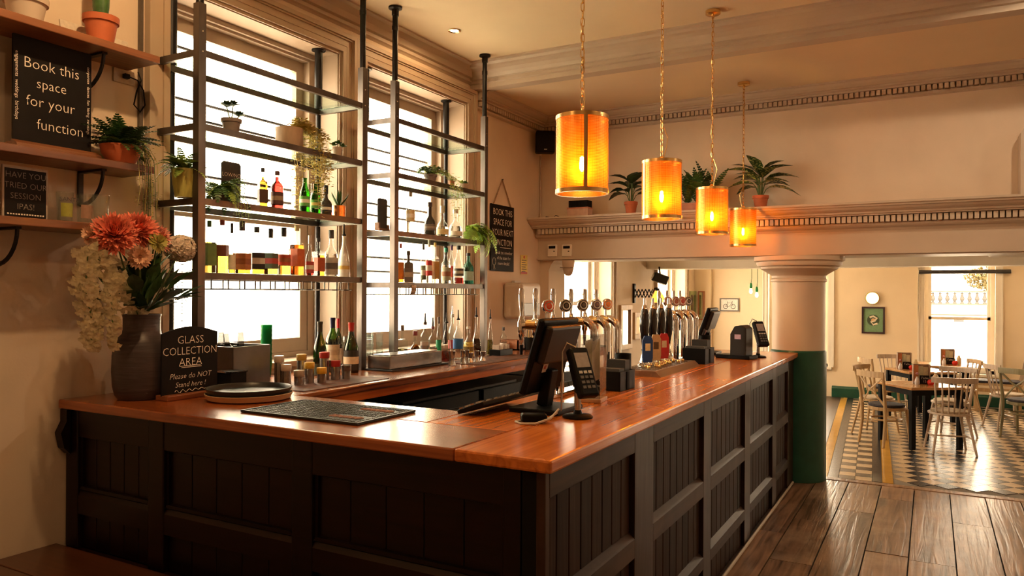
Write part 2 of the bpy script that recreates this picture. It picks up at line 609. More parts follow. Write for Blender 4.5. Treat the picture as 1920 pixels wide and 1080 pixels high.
# ---- sash windows: frame, two sashes, panes, sill, moulded surround
def arch_x(mb, x, sgn, u0, u1, z0, z1, w):
    """moulded surround round an opening in a wall whose face is X=x, in stepped bands"""
    bands = [(0.0, .018, .012), (.018, .05, .03), (.05, .06, .02), (.06, w * .72, .024), (w * .72, w * .8, .034), (w * .8, w, .045)]
    for a, b, d in bands:
        mb.box(x, u0 - b, z0, x + sgn * d, u0 - a, z1 + b)
        mb.box(x, u1 + a, z0, x + sgn * d, u1 + b, z1 + b)
        mb.box(x, u0 - a, z1 + a, x + sgn * d, u1 + a, z1 + b)


def window_x(name, u, z, xg, label, arch=.17, line_zs=(), meet=2.02, wm=M_white, reveal=False):
    w = setting(name, label)
    u0, u1 = u
    z0, z1 = z
    m = MB()
    # outer box frame
    m.box(xg - .06, u0, z0, xg + .05, u0 + .075, z1).box(xg - .06, u1 - .075, z0, xg + .05, u1, z1)
    m.box(xg - .06, u0 + .075, z1 - .05, xg + .05, u1 - .075, z1).box(xg - .06, u0 + .075, z0, xg + .05, u1 - .075, z0 + .04)
    m.box(xg + .05, u0, z1 - .035, xg + .075, u1, z1).box(xg + .05, u0, z0, xg + .068, u0 + .02, z1 - .035).box(xg + .05, u1 - .02, z0, xg + .068, u1, z1 - .035)
    m.build('window_frame', wm, w)
    for k, (za, zb, xo) in enumerate(((meet, z1 - .05, -.025), (z0 + .04, meet + .045, .02))):
        m = MB()
        a, b = u0 + .075, u1 - .075
        st = .065
        top = .075 if k == 0 else .045
        bot = .045 if k == 0 else .09
        m.box(xg + xo - .02, a, za, xg + xo + .02, a + st, zb).box(xg + xo - .02, b - st, za, xg + xo + .02, b, zb)
        m.box(xg + xo - .02, a + st, zb - top, xg + xo + .02, b - st, zb).box(xg + xo - .02, a + st, za, xg + xo + .02, b - st, za + bot)
        s_ = m.build('sash', wm, w)
        MB().box(xg + xo - .003, a + st - .004, za + bot - .004, xg + xo + .003, b - st + .004, zb - top + .004).build('pane', M_pane, s_)
    MB().box(xg + .04, u0, z0 - .03, WX + .03, u1, z0 + .005).build('window_sill', wm, w)
    m = MB()
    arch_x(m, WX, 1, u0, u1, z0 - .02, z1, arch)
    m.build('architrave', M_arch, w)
    if reveal:
        MB().box(xg + .05, u0 + .0005, z0, WX - .0005, u0 + .006, z1).box(xg + .05, u1 - .006, z0, WX - .0005, u1 - .0005, z1).box(xg + .05, u0 + .006, z1 - .006, WX - .0005, u1 - .006, z1 - .0005).build('reveal_shade_lining', M_jamb, w)  # thin lining added to carry the recess shade in its colour
    for zb in line_zs:  # made-up rods standing in for dark building lines outside
        MB().tube([(xg - .10, u0 + .02, zb), (xg - .10, u1 - .02, zb)], .009, 6).build('outside_line_rod', M_iron, w)
    return w


LINE_ZS = (2.72, 2.62, 2.29, 2.20, 1.235, 1.138)
window_x('window_1', W1, WZ, -3.74, 'tall white sash window behind the first shelf unit', .142, (3.02,) + LINE_ZS, wm=M_sash, reveal=True)
window_x('window_2', W2, WZ, -3.74, 'tall white sash window behind the second shelf unit', .142, LINE_ZS + (1.87, 1.76), wm=M_sash, reveal=True)
# pilaster strip between the two surrounds
window_x('window_3', (7.45, 8.85), (.62, 2.36), -3.74, 'white sash window in the dining room side wall', .10, (), 1.45)
window_x('window_4', (10.65, 12.1), (.62, 2.36), -3.74, 'white sash window in the dining room corner', .10, (), 1.45)


def window_y(name, u, z, label, meet):
    """sash window in the far wall (faces the viewer)"""
    w = setting(name, label)
    u0, u1 = u
    z0, z1 = z
    yg = YF + .17
    m = MB()
    m.box(u0, yg - .05, z0, u0 + .05, yg + .06, z1).box(u1 - .05, yg - .05, z0, u1, yg + .06, z1).box(u0, yg - .05, z1 - .05, u1, yg + .06, z1).box(u0, yg - .05, z0, u1, yg + .06, z0 + .04)
    m.build('window_frame', M_white, w)
    for k, (za, zb, yo) in enumerate(((meet - .02, z1 - .05, .025), (z0 + .04, meet + .02, -.02))):
        m = MB()
        a, b, st = u0 + .05, u1 - .05, .04
        m.box(a, yg + yo - .02, za, a + st, yg + yo + .02, zb).box(b - st, yg + yo - .02, za, b, yg + yo + .02, zb)
        m.box(a, yg + yo - .02, zb - .04, b, yg + yo + .02, zb).box(a, yg + yo - .02, za, b, yg + yo + .02, za + .04)
        s_ = m.build('sash', M_white, w)
        MB().box(a + st - .004, yg + yo - .003, za + .036, b - st + .004, yg + yo + .003, zb - .036).build('pane', M_pane, s_)
    MB().box(u0 - .06, YF - .05, z0 - .035, u1 + .06, yg - .04, z0).build('window_sill', M_white, w)
    m = MB()
    for a, b, d in ((0, .02, .012), (.02, .07, .022), (.07, .09, .032)):
        m.box(u0 - b, YF - d, z0, u0 - a, YF, z1 + b).box(u1 + a, YF - d, z0, u1 + b, YF, z1 + b).box(u0 - a, YF - d, z1 + a, u1 + a, YF, z1 + b)
    m.build('architrave', M_white, w)
    return w


window_y('window_5', FW[0], (.46, 2.2), 'white sash window of the far wall half hidden by the column', 1.30)
window_y('window_6', FW[1], (.46, 2.2), 'white sash window of the far wall over the dining tables', 1.25)
window_y('window_7', FW[2], (.46, 2.2), 'white sash window of the far wall beyond the right edge', 1.25)

# ---- outside: pavement and the pale building opposite the far windows
mb = MB().box(-90, -90, -.4, 90, 90, -.2)
tag(mb.build('ground', mat('pale_pavement', (.78, .74, .68), .9, var=.1, scale=1)), 'pale pavement outside the windows', kind='structure')

# ---- column
M_colm = mat('column_cream_paint', (.63, .50, .37), .5, var=.04, scale=4)
cl = setting('column', 'round cream column with a moulded capital and green lower half', (-1.015, 7.0, 0))
R = .218
MB().lathe([(R, 1.115), (R, 1.70), (R + .012, 1.705), (R + .012, 1.725), (R + .004, 1.735), (R + .004, 1.755), (R + .03, 1.775), (R + .07, 1.80), (R + .10, 1.815), (R + .10, 1.832), (R + .125, 1.84), (R + .135, 1.86), (R + .135, 1.875), (R + .155, 1.885), (R + .155, 1.92), (0, 1.92)], 48).build('capital_and_shaft', M_colm, cl, smooth=True)
MB().lathe([(0, 0), (R + .012, 0), (R + .012, 1.10), (R, 1.115)], 48).build('painted_base', M_green, cl, smooth=True)

# ---- floors
fl = setting('floor', 'wide worn old floorboards')
MB().box(-3.92, -2.6, -.22, 4.6, 7.05, -.012).build('subfloor', M_blackmatt, fl)
edges = [-3.5, -3.25, -3.0, -2.75, -2.5, -2.25, -2.0, -1.75, -1.5, -1.27, -1.06, -.85, -.605, -.355, -.113, .137, .378, .611]
while edges[-1] < 4.2: edges.append(edges[-1] + .245)
edges[-1] = 4.25
JO = {12: [at(1600, 958, Z=0).y, 3.9], 15: [at(1830, 985, Z=0).y, 4.2], 14: [at(1745, 1056, Z=0).y], 13: [6.6, 5.2], 11: [4.75, 5.7], 10: [5.3], 16: [5.0]}
rj = random.Random(3)
for i, (a, b) in enumerate(zip(edges, edges[1:])):
    js = JO.get(i, [rj.uniform(4, 6.5), rj.uniform(1, 3.5)])
    ys = sorted([-2.6, *js, rj.uniform(-1.5, 1.0), 7.02])
    for c, d in zip(ys, ys[1:]):
        dz = rj.uniform(-.0025, .0015)
        g = .004
        MB().prism([(a + g, -.02), (a + g, dz), (b - g, dz), (b - g, -.02)], c + .0018, d - .0018, 'y').build('floorboard', M_floor, fl, fix=False)
MB().prism([(7.025, -.01), (7.03, .004), (7.10, .008), (7.12, .002), (7.125, -.01)], WX, 4.25, 'x').build('threshold', M_floor, fl)

tf = setting('floor', 'black and cream Victorian tiles with yellow border bands in the dining room')
M_grout = mat('tile_grout', (.22, .19, .15), .8)
M_tb = mat('tile_black', (.022, .020, .022), .25, spec=.9, var=.25, scale=6)
M_tc = mat('tile_cream', (.62, .47, .30), .25, spec=.9, var=.1, scale=6)
M_ty = mat('tile_yellow', (.62, .34, .055), .12, spec=.8, var=.12, scale=6)
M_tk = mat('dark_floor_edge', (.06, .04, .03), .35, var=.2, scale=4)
MB().box(-3.92, 7.05, -.22, 5.2, 13.1, -.004).build('subfloor', M_grout, tf)
AL = .060
TO = Vector((-.787, 7.13, 0))
ux, uy = Vector((math.cos(AL), math.sin(AL), 0)), Vector((-math.sin(AL), math.cos(AL), 0))
pieces = []      # (centre distance, corner list, material)


def tile(u0, v0, u1, v1, m):
    cs = [TO + ux * u + uy * v for u, v in ((u0, v0), (u1, v0), (u1, v1), (u0, v1))]
    pieces.append((cs, m))


S = .14
v = 0.0
k = 0
while v < 6.0:
    g = .002
    for c in range(2):
        tile(.087 + c * .1325 + g, v + g, .087 + (c + 1) * .1325 - g, v + S - g, M_tc if (k + c) % 2 else M_tb)
    v += S
    k += 1
v = 0.0
while v < 6.0:
    for u0, u1, m in ((-.09, 0, M_ty), (0, .087, M_tb), (.352, .43, M_tb), (.43, .518, M_ty)):
        tile(u0 + .002, v + .001, u1 - .002, v + .069, m)
    v += .07
H = .1   # half diagonal of the field tiles
for j in range(-1, 32):
    for i in range(0, 24):
        for du, dv, m in ((0, 0, M_tc), (H, H, M_tb)):
            cu, cv = .518 + H + i * 2 * H + du, j * 2 * H + dv
            h = H - .003
            cs = [TO + ux * (cu + a * h) + uy * (cv + b * h) for a, b in ((0, -1), (1, 0), (0, 1), (-1, 0))]
            if min(c.y for c in cs) < 7.13 or max(c.y for c in cs) > YF - .03 or max(c.x for c in cs) > 4.85: continue
            pieces.append((cs, m))
pieces = [(cs, m) for cs, m in pieces if min(c.y for c in cs) >= 7.125 and max(c.y for c in cs) < YF - .02]


def in_view(cs):
    c = sum(cs, Vector()) / 4 - CAM
    d = c.dot(_fwd)
    return d > 0 and CX + F_PX * c.dot(CR) / d < 1925


def shown(cs):
    c = sum(cs, Vector()) / 4 - CAM
    ar = ((cs[1] - cs[0]).cross(cs[3] - cs[0])).length
    return ar / c.length ** 3


vis = sorted([p for p in pieces if in_view(p[0])], key=lambda p: -shown(p[0]))
near, rest = vis[:300], vis[300:] + [p for p in pieces if not in_view(p[0])]
rt_ = random.Random(5)
for cs, m in near:
    c = sum(cs, Vector()) / 4
    dz = rt_.uniform(-.0006, .0006)
    mb = MB()
    mb.add([(p - c) + Vector((0, 0, -.008)) for p in cs] + [(p - c) + Vector((0, 0, dz)) for p in cs], [(4, 5, 6, 7), (0, 1, 5, 4), (1, 2, 6, 5), (2, 3, 7, 6), (3, 0, 4, 7)])
    mb.build('floor_tile', m, tf, loc=c, fix=False)
mb = MB()
tm = [M_tb, M_tc, M_ty]
for cs, m in rest:
    mb.use(tm.index(m)).add([p + Vector((0, 0, -.008)) for p in cs] + list(cs), [(4, 5, 6, 7), (0, 1, 5, 4), (1, 2, 6, 5), (2, 3, 7, 6), (3, 0, 4, 7)])
tag(mb.build('floor_tiles_beyond', tm, tf, fix=False), kind='stuff')
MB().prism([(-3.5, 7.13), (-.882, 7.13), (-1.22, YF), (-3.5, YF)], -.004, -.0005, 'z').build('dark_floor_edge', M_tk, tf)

# ================================================================== bar: worktops, fronts
XO, XI = -.985, -1.69      # long leg: customer edge, staff edge
YN, YI = 2.02, 2.675       # short leg: customer edge, staff edge
XBK = -2.67                # staff edge of the back counter
PXF = -1.02                # plane of the panelled front


def slab(mb, x0, y0, x1, y1, z0=ZC - .042, z1=ZC):
    return mb.box(x0, y0, z0, x1, y1, z1)


bt = thing('bar_counter', 'polished red-brown wooden counter in an L shape', 'counter')
j = .0008
slab(MB(), -1.33 + j, YN, XO, 6.79).build('board', M_mahog, bt, bev=.008)
slab(MB(), XI, YN + .36, -1.33 - j, 6.79).build('board', M_mahog, bt, bev=.004)
slab(MB(), -3.49, YN, -1.33 - j, YN + .36 - j).build('board', M_mahogx, bt, bev=.006)
slab(MB(), -3.49, YN + .36 + j, XI - j, YI).build('board', M_mahogx, bt, bev=.004)
bk = thing('back_counter', 'long wooden back counter under the windows', 'counter')
MB().box(WX + .005, YI + .003, ZC - .04, XBK, 6.80, ZC).build('worktop', wood('back_counter_wood', (.10, .022, .007), (.46, .15, .045), 'y', .25, coat=.5, bump=.06, per_obj=0), bk, bev=.006)
MB().box(XBK - .03, YI + .003, ZC - .085, XBK - .012, 6.80, ZC - .0405).build('apron', M_mahog, bk)
# what stands under it: dark shelving and bottle fridges
M_fr = mat('fridge_black', (.010, .010, .011), .3)
M_frg = mat('fridge_door_glass', (.02, .02, .022), .06, spec=.8)
for k, (a, b) in enumerate(((2.75, 3.55), (3.62, 4.58), (4.65, 5.6), (5.66, 6.5))):
    fr = thing('bottle_fridge', ['black undercounter cabinet nearest the short leg of the bar', 'black bottle fridge under the back counter behind the tray mat', 'black bottle fridge under the middle of the back counter', 'black bottle fridge under the far end of the back counter'][k], 'fridge', (-2.95, (a + b) / 2, 0), group='fridges under the back counter')
    w = (b - a) / 2
    MB().box(-.5, -w, .08, .12, w, .90).box(-.45, -w + .03, 0, .08, w - .03, .08).build('cabinet', M_fr, fr, bev=.004)
    MB().box(.13, -w, .82, .145, w, .90).build('control_panel', M_black, fr)
    for s_ in (-1, 1):
        d = MB()
        d.box(.12, s_ * w, .10, .15, s_ * .005, .81).build('door', M_frg, fr, bev=.003)
        MB().tube([(.165, s_ * .03, .45), (.165, s_ * .03, .75)], .007, 6).build('handle', M_steel, fr)
mb = MB().box(XBK - .35, 3.6, .93, XBK - .06, 5.0, .945)
tag(mb.build('bar_shelf', M_fr), 'thin black shelf slung under the back counter', 'shelf')

# panelled front of the long leg
bf = thing('panelled_bar', 'panelled dark wooden bar with tongue and groove boards facing the floor', 'bar', (PXF, 0, 0))
MB().box(-.08, YN + .036, 0, -.032, 6.78, ZC - .043).build('backing', M_blackmatt, bf)
PAN = [(2.085, 2.85), (3.08, 3.885), (4.035, 4.87), (5.035, 5.82), (5.98, 6.50)]
ROWS = [(.655, .968), (.265, .552), (.01, .178)]
st = [YN + .035] + [q for p in PAN for q in p] + [6.78]
for a, b in zip(st[0::2], st[1::2]):
    MB().box(-.032, a, 0, 0, b, ZC - .043).build('stile', wood('worn_dark_stile', (.011, .005, .003), (.044, .021, .013), 'z', .32, bump=.2, per_obj=.1, wear=(.075, .043, .028), spec=.2), bf, bev=.003)
for a, b in PAN:
    MB().box(-.032, a, .968, .0, b, ZC - .043).build('rail', M_rail, bf, bev=.003)
    for z0, z1 in ((.552, .655), (.178, .265)):
        MB().prism([(-.032, z0), (0, z0), (0, z1 - .028), (-.006, z1 - .022), (-.031, z1)], a, b, 'y').build('rail', M_rail, bf)
    n = 8 if b - a > .6 else 5
    for z0, z1 in ROWS:
        bw = (b - a) / n
        for k in range(n):
            y0, y1 = a + k * bw, a + (k + 1) * bw
            MB().prism([(-.034, y0), (-.034, y1), (-.027, y1 - .0008), (-.022, y1 - .006), (-.022, y0 + .006), (-.027, y0 + .0008)], z0, z1, 'z').build('board', M_panel, bf, fix=True)
MB().box(-.02, YN + .06, 0, .004, 6.76, .012).build('plinth_strip', M_rail, bf)
m = MB().tube([(.012, 2.3, .018), (.012, 6.7, .018)], .010, 6)
m.build('foot_strip', mat('foot_strip_pale', (.5, .42, .34), .5), bf)

# end panel of the short leg
be = thing('panelled_bar', 'dark stained panelled end of the bar behind the bench', 'bar', (0, YN + .04, 0))
MB().box(-3.49, .03, 0, PXF - .085, .10, ZC - .043).build('backing', M_dark, be)
MB().box(-3.47, 0, .93, PXF - .085, .03, ZC - .043).build('rail', M_dark, be, bev=.004)
MB().prism([(0, .58), (-.0, .665), (.012, .685), (.03, .69), (.03, .58)], -3.47, PXF - .085, 'x').build('rail', M_dark, be)
MB().box(-3.49, -.02, 0, PXF - .085, .03, .42).build('plinth', M_dark, be, bev=.01)
for a, b in ((-3.49, -3.40), (-2.90, -2.80), (-2.07, -1.97), (-1.17, PXF - .085)):
    MB().box(a, -.004, .42, b, .03, ZC - .043).build('stile', M_dark, be, bev=.005)
for a, b in ((-3.40, -2.90), (-2.80, -2.07), (-1.97, -1.17)):
    MB().prism([(a, .69), (b, .69), (b - .012, .705), (a + .012, .705)], .005, .03, 'y').box(a, .012, .69, a + .015, .03, .93).box(b - .015, .012, .69, b, .03, .93).build('panel_moulding', M_dark, be)
    n = 5
    for k in range(n):
        w = (b - a) / n
        MB().box(a + k * w + .001, .024, .42, a + (k + 1) * w - .001, .04, .94).build('board', M_dark, be, bev=.004)
# dark wedge at the wall drawing the counter's cast shadow
MB().prism([(-.03, 1.055), (-.03, 1.0), (-.055, .95), (-.04, .88), (-.012, .85), (-.012, 1.055)], -3.49, -3.44, 'x').build('shadow_wedge', M_dark, be)

# bench along the foot of the bar end
bn = thing('bench_seat', 'dark brown wooden bench seat at the foot of the bar end', 'bench', (-3.0, 1.6, 0))
M_bench = wood('bench_wood', (.02, .006, .003), (.10, .032, .012), 'x', .3, coat=.3, bump=.1, per_obj=.3)
for k in range(3):
    MB().box(-.49, -.42 + k * .28, .41, .60, -.42 + (k + 1) * .28 - .004, .445).build('plank', M_bench, bn, bev=.006)
for x in (-.42, .5):
    for y in (-.36, .36):
        MB().box(x - .03, y - .03, 0, x + .03, y + .03, .41).build('leg', M_bench, bn)
MB().box(-.42, .33, .30, .5, .36, .41).box(-.42, -.36, .30, .5, -.33, .41).build('apron', M_bench, bn)
# ================================================================== window shelf units
M_shglass = thin_glass('shelf_glass', (.80, .92, .86), .10)
SXF, SXB = -3.17, -3.545
UNITS = [(2.52, 3.745, (2.795, 2.43, 2.06, 1.69)), (4.075, 5.245, (2.775, 2.405, 2.012, 1.662))]


def shelf_unit(y0, y1, zs, label):
    t = thing('shelf_unit', label, 'shelf unit', (0, 0, 0), group='steel and glass shelf units in the windows')
    s = .022
    for y in (y0, y1):
        p = MB().box(SXF - s, y - s, ZC, SXF + s, y + s, 3.02).build('post', M_raw, t, bev=.002)
        MB().tube([(SXF, y, 2.95), (SXF, y, CEIL - .02)], .019, 12).lathe([(.019, 0), (.022, .0), (.022, .03), (.019, .03)], 12, (SXF, y, 3.36)).lathe([(0, 0), (.046, 0), (.046, -.012), (.024, -.02), (.024, -.06), (.019, -.06)], 16, (SXF, y, CEIL - .001)).build('ceiling_pole', M_iron, t, smooth=True)
        for z in (2.88, 2.78):
            MB().lathe([(0, .003), (.004, .002), (.005, 0)], 8, (SXF + s, y, z), Matrix.Rotation(PI / 2, 3, 'Y')).build('screw', M_chrome, t)
        yb = min(max(y, (W1[0] if y < 4 else W2[0]) + .05), (W1[1] if y < 4 else W2[1]) - .055)
        MB().tube([(SXB, yb, WZ[0] + .005), (SXB, yb, 2.95)], .017, 10).tube([(SXB, yb, 2.8), (SXB, yb, 3.185)], .026, 12).lathe([(.026, 0), (.045, .0), (.045, .014), (0, .014)], 16, (SXB, yb, 3.185)).build('back_pole', M_iron, t, smooth=True)
    for k, z in enumerate(zs):
        h = .034
        m = MB()
        m.box(SXF - .013, y0 + s, z - h, SXF + .013, y1 - s, z)
        f = m.build('shelf_rail', M_raw, t, bev=.001)
        m = MB()
        m.box(SXB - .004, y0 - .01, z - h, SXB + .022, y1 + .01, z)
        m.build('shelf_rail', M_raw, t, bev=.001)
        for y in (y0, y1):
            m = MB()
            m.box(SXB + .022, y - .012, z - h, SXF - s, y + .012, z)
            m.build('shelf_rail', M_raw, t, bev=.001)
        MB().box(SXB + .018, y0 + .012, z - .008, SXF - .013, y1 - .012, z + .001).build('shelf_glass', M_shglass, t)
    # wire stemware hangers under the lowest shelf
    n = 10
    z = zs[3] - .034
    w = (y1 - y0 - .16) / n
    for i in range(n):
        ya = y0 + .08 + i * w + w * .12
        yb = ya + w * .68
        m = MB()
        for x in (SXF - .02,):
            m.tube([(x, ya, z), (x, ya, z - .048), (x, yb, z - .048), (x, yb, z)], .0045, 5)
        m.tube([(SXF + .01, ya, z - .048), (SXB + .04, ya, z - .048)], .004, 5).tube([(SXF + .01, yb, z - .048), (SXB + .04, yb, z - .048)], .003, 5)
        m.build('glass_hanger', M_raw, t)
    return t


shelf_unit(*UNITS[0], 'steel and glass shelf unit in front of the nearer window')
shelf_unit(*UNITS[1], 'steel and glass shelf unit in front of the farther window')

# ================================================================== pendants
m_, nt, p_ = _new('perforated_brass_shade')
N, L = nt.nodes, nt.links
tc = N.new('ShaderNodeTexCoord')
sp = N.new('ShaderNodeSeparateXYZ')
L.new(tc.outputs['Object'], sp.inputs[0])
at2 = N.new('ShaderNodeMath'); at2.operation = 'ARCTAN2'
L.new(sp.outputs['Y'], at2.inputs[0]); L.new(sp.outputs['X'], at2.inputs[1])
sa = N.new('ShaderNodeMath'); sa.operation = 'MULTIPLY'; sa.inputs[1].default_value = 130.0
L.new(at2.outputs[0], sa.inputs[0])
sn1 = N.new('ShaderNodeMath'); sn1.operation = 'SINE'
L.new(sa.outputs[0], sn1.inputs[0])
sz = N.new('ShaderNodeMath'); sz.operation = 'MULTIPLY'; sz.inputs[1].default_value = 1050.0
L.new(sp.outputs['Z'], sz.inputs[0])
sn2 = N.new('ShaderNodeMath'); sn2.operation = 'SINE'
L.new(sz.outputs[0], sn2.inputs[0])
mx_ = N.new('ShaderNodeMath'); mx_.operation = 'ADD'
L.new(sn1.outputs[0], mx_.inputs[0]); L.new(sn2.outputs[0], mx_.inputs[1])
mr = N.new('ShaderNodeMapRange')
mr.inputs[1].default_value, mr.inputs[2].default_value, mr.inputs[3].default_value, mr.inputs[4].default_value = -1.1, 1.1, .10, .74
L.new(mx_.outputs[0], mr.inputs[0])
trn = N.new('ShaderNodeBsdfTransparent'); trn.inputs['Color'].default_value = (.98, .66, .22, 1)
trl = N.new('ShaderNodeBsdfTranslucent'); trl.inputs['Color'].default_value = (.80, .28, .025, 1)
p_.inputs['Base Color'].default_value = (.80, .50, .17, 1); p_.inputs['Metallic'].default_value = 1; p_.inputs['Roughness'].default_value = .34
m1 = N.new('ShaderNodeMixShader'); m1.inputs[0].default_value = .26
L.new(p_.outputs[0], m1.inputs[1]); L.new(trl.outputs[0], m1.inputs[2])
m2 = N.new('ShaderNodeMixShader')
L.new(mr.outputs[0], m2.inputs[0]); L.new(trn.outputs[0], m2.inputs[1]); L.new(m1.outputs[0], m2.inputs[2])
L.new(m2.outputs[0], N['Material Output'].inputs[0])
M_shade = m_
M_fil = mat('lit_filament', (1, .6, .2), .5, emit=(1.0, .60, .24), es=720.0)
M_bulbglass = thin_glass('bulb_glass', (1, .82, .5), .05)

SR, SH = .106, .315
LINK = MB()
pts = []
for k in range(13):
    a = 2 * PI * k / 12
    pts.append((.0075 * math.cos(a), 0, .0095 * math.sin(a) + (.0085 if math.sin(a) > 0 else -.0085) * (1 if abs(math.sin(a)) > .01 else 0)))
LINK.tube(pts, .0022, 5, caps=False)
link0 = None


def pendant(x, y, zb, ztop, seam, label):
    global link0
    t = thing('pendant_lamp', label, 'pendant lamp', (x, y, zb), seam, 'perforated brass pendant lamps in a row over the bar')
    n = 40
    m = MB()
    m.lathe([(SR, .012), (SR, SH - .01)], n)
    m.lathe([(SR - .006, SH - .01), (SR - .006, .012)], n)
    m.build('shade', M_shade, t, smooth=True)
    for z0, z1, nm in ((0, .017, 'bottom_ring'), (SH - .016, SH, 'top_ring')):
        MB().lathe([(SR - .007, z0), (SR + .002, z0), (SR + .002, z1), (SR - .007, z1), (SR - .007, z0)], n).build(nm, M_brass, t, smooth=True)
    m = MB()
    for k in range(-2, 2):
        a0, a1 = k * .035, (k + 1) * .035
        r = SR + .0015
        m.add([(r * math.cos(a0), r * math.sin(a0), .01), (r * math.cos(a1), r * math.sin(a1), .01), (r * math.cos(a1), r * math.sin(a1), SH - .01), (r * math.cos(a0), r * math.sin(a0), SH - .01)], [(0, 1, 2, 3)])
    m.build('seam_strap', M_brass, t, smooth=True)
    m = MB()
    for a in (0, PI / 2):
        m.tube([(math.cos(a) * (SR - .006), math.sin(a) * (SR - .006), SH - .012), (-math.cos(a) * (SR - .006), -math.sin(a) * (SR - .006), SH - .012)], .003, 6)
    m.build('spider', M_brass, t)
    MB().lathe([(0, SH), (.008, SH), (.008, SH - .05), (.02, SH - .055), (.021, SH - .13), (.017, SH - .135), (0, SH - .135)], 16).build('bulb_holder', M_brass, t, smooth=True)
    b = MB().lathe([(.014, SH - .135), (.016, SH - .145), (.028, SH - .185), (.031, SH - .205), (.026, SH - .228), (.012, SH - .243), (0, SH - .246)], 16).build('bulb', M_bulbglass, t, smooth=True)
    MB().lathe([(0, SH - .16), (.008, SH - .165), (.0115, SH - .19), (.0105, SH - .212), (.005, SH - .222), (0, SH - .224)], 10).build('filament', M_fil, b, smooth=True)
    pts = [(.018 * math.cos(a), 0, SH + .006 + .018 * math.sin(a)) for a in [PI * k / 10 for k in range(11)]]
    MB().tube(pts, .0032, 6).build('hanging_loop', M_brass, t)
    top = ztop - zb
    z = SH + .024
    k = 0
    while z < top - .03:
        if link0 is None:
            link0 = LINK.build('chain_link', M_brass, t, smooth=True)
            o = link0
        else:
            o = link0.copy()
            COL.objects.link(o)
            o.parent = t
        o.location = (0, 0, z + .012)
        o.rotation_euler = (0, 0, PI / 2 * (k % 2) + .2)
        z += .0315
        k += 1
    rr = random.Random(int(x * 1000 + y * 77))
    pts = [(.004 + .006 * math.sin(i * 1.9 + rr.random()), .006 * math.cos(i * 1.4 + rr.random()), SH + .03 + (top - SH - .05) * i / 24) for i in range(25)]
    pts[1] = (-.022, .012, pts[1][2]); pts[2] = (-.030, .01, pts[2][2]); pts[3] = (-.016, .0, pts[3][2])
    pts[0] = (0.0, 0, SH - .03)
    MB().tube(pts, .0025, 5).build('cable', M_brass, t, smooth=True)
    MB().lathe([(0, top - .001), (.05, top - .001), (.05, top - .024), (.044, top - .028), (.008, top - .03), (.008, top - .045), (0, top - .045)], 24).build('ceiling_rose', M_brass, t, smooth=True)
    return t


PEND = [(-1.243, 2.823, 2.0, CEIL, -1.02, 'brass pendant lamp nearest the viewer, largest of the four'), (-1.28, 3.975, 2.0, CEIL, -2.3, 'brass pendant lamp second from the viewer'),
        (-1.305, 5.15, 2.0, CEIL, -2.9, 'brass pendant lamp third from the viewer'), (-1.375, 6.45, 1.992, SOFF, 1.0, 'brass pendant lamp farthest from the viewer by the column')]
for a in PEND: pendant(*a)

# recessed ceiling downlight over the back counter, and unseen ones added for brightness
M_down = mat('downlight_glow', (1, .8, .5), .5, emit=(1.0, .74, .42), es=25.0)
d0 = at(852, 57, Z=CEIL)
SPOTS = [(d0.x, d0.y, 7, 'round brass recessed downlight in the ceiling above the shelves'), (-2.35, 1.75, 44, 'round brass recessed fill downlight added in the ceiling over the bench'), (-2.45, -.4, 24, 'round brass recessed fill downlight added in the ceiling behind the bench'),
         (-.4, .9, 14, 'round brass recessed fill downlight added in the ceiling over the viewer'), (1.6, 2.6, 16, 'round brass recessed fill downlight added in the ceiling over the floorboards'),
         (.95, 4.9, 34, 'round brass recessed fill downlight added in the ceiling right of the lamps'), (2.8, 4.9, 24, 'round brass recessed fill downlight added in the ceiling by the right wall')]
for x, y, pw, lb in SPOTS:
    cool = x > .9 and y > 4.5
    t = thing('ceiling_downlight', lb, 'downlight', (x, y, SOFF if y > 5.62 else CEIL), 0, 'recessed ceiling downlights')
    MB().lathe([(.030, -.001), (.046, -.001), (.047, -.006), (.040, -.008), (.031, -.004), (.030, -.001)], 24).build('bezel', M_brass, t, smooth=True)
    MB().lathe([(0, -.0015), (.030, -.0015), (.030, -.0025), (0, -.0035)], 20).build('lens', M_down, t)
    l = bpy.data.lights.new('downlight_beam', 'SPOT')
    l.energy, l.color, l.spot_size, l.spot_blend, l.shadow_soft_size = pw, ((1.0, .76, .50) if cool else (1.0, .60, .27)), math.radians(172), .2, .03
    lo = bpy.data.objects.new('downlight_beam', l)
    COL.objects.link(lo)
    lo.parent, lo.location = t, (0, 0, -.02)
# unseen lamps added above the beams to brighten the dining room
for k, (x, y) in enumerate(((-1.6, 8.7), (1.2, 8.7), (-1.6, 11.6), (1.2, 11.6))):
    t = thing('ceiling_downlight', ['fill downlight added in the dining room ceiling near the column', 'fill downlight added in the dining room ceiling near the right side', 'fill downlight added in the dining room ceiling by the far left', 'fill downlight added in the dining room ceiling by the far window'][k], 'downlight', (x, y, 2.62), 0, 'recessed ceiling downlights')
    MB().lathe([(.030, -.001), (.046, -.001), (.047, -.006), (.040, -.008), (.031, -.004), (.030, -.001)], 24).build('bezel', M_brass, t, smooth=True)
    MB().lathe([(0, -.0015), (.030, -.0015), (.030, -.0025), (0, -.0035)], 20).build('lens', M_down, t)
    l = bpy.data.lights.new('downlight_beam', 'SPOT')
    l.energy, l.color, l.spot_size, l.spot_blend, l.shadow_soft_size = 14, (1.0, .72, .42), math.radians(160), .6, .05
    lo = bpy.data.objects.new('downlight_beam', l)
    COL.objects.link(lo)
    lo.parent, lo.location = t, (0, 0, -.02)
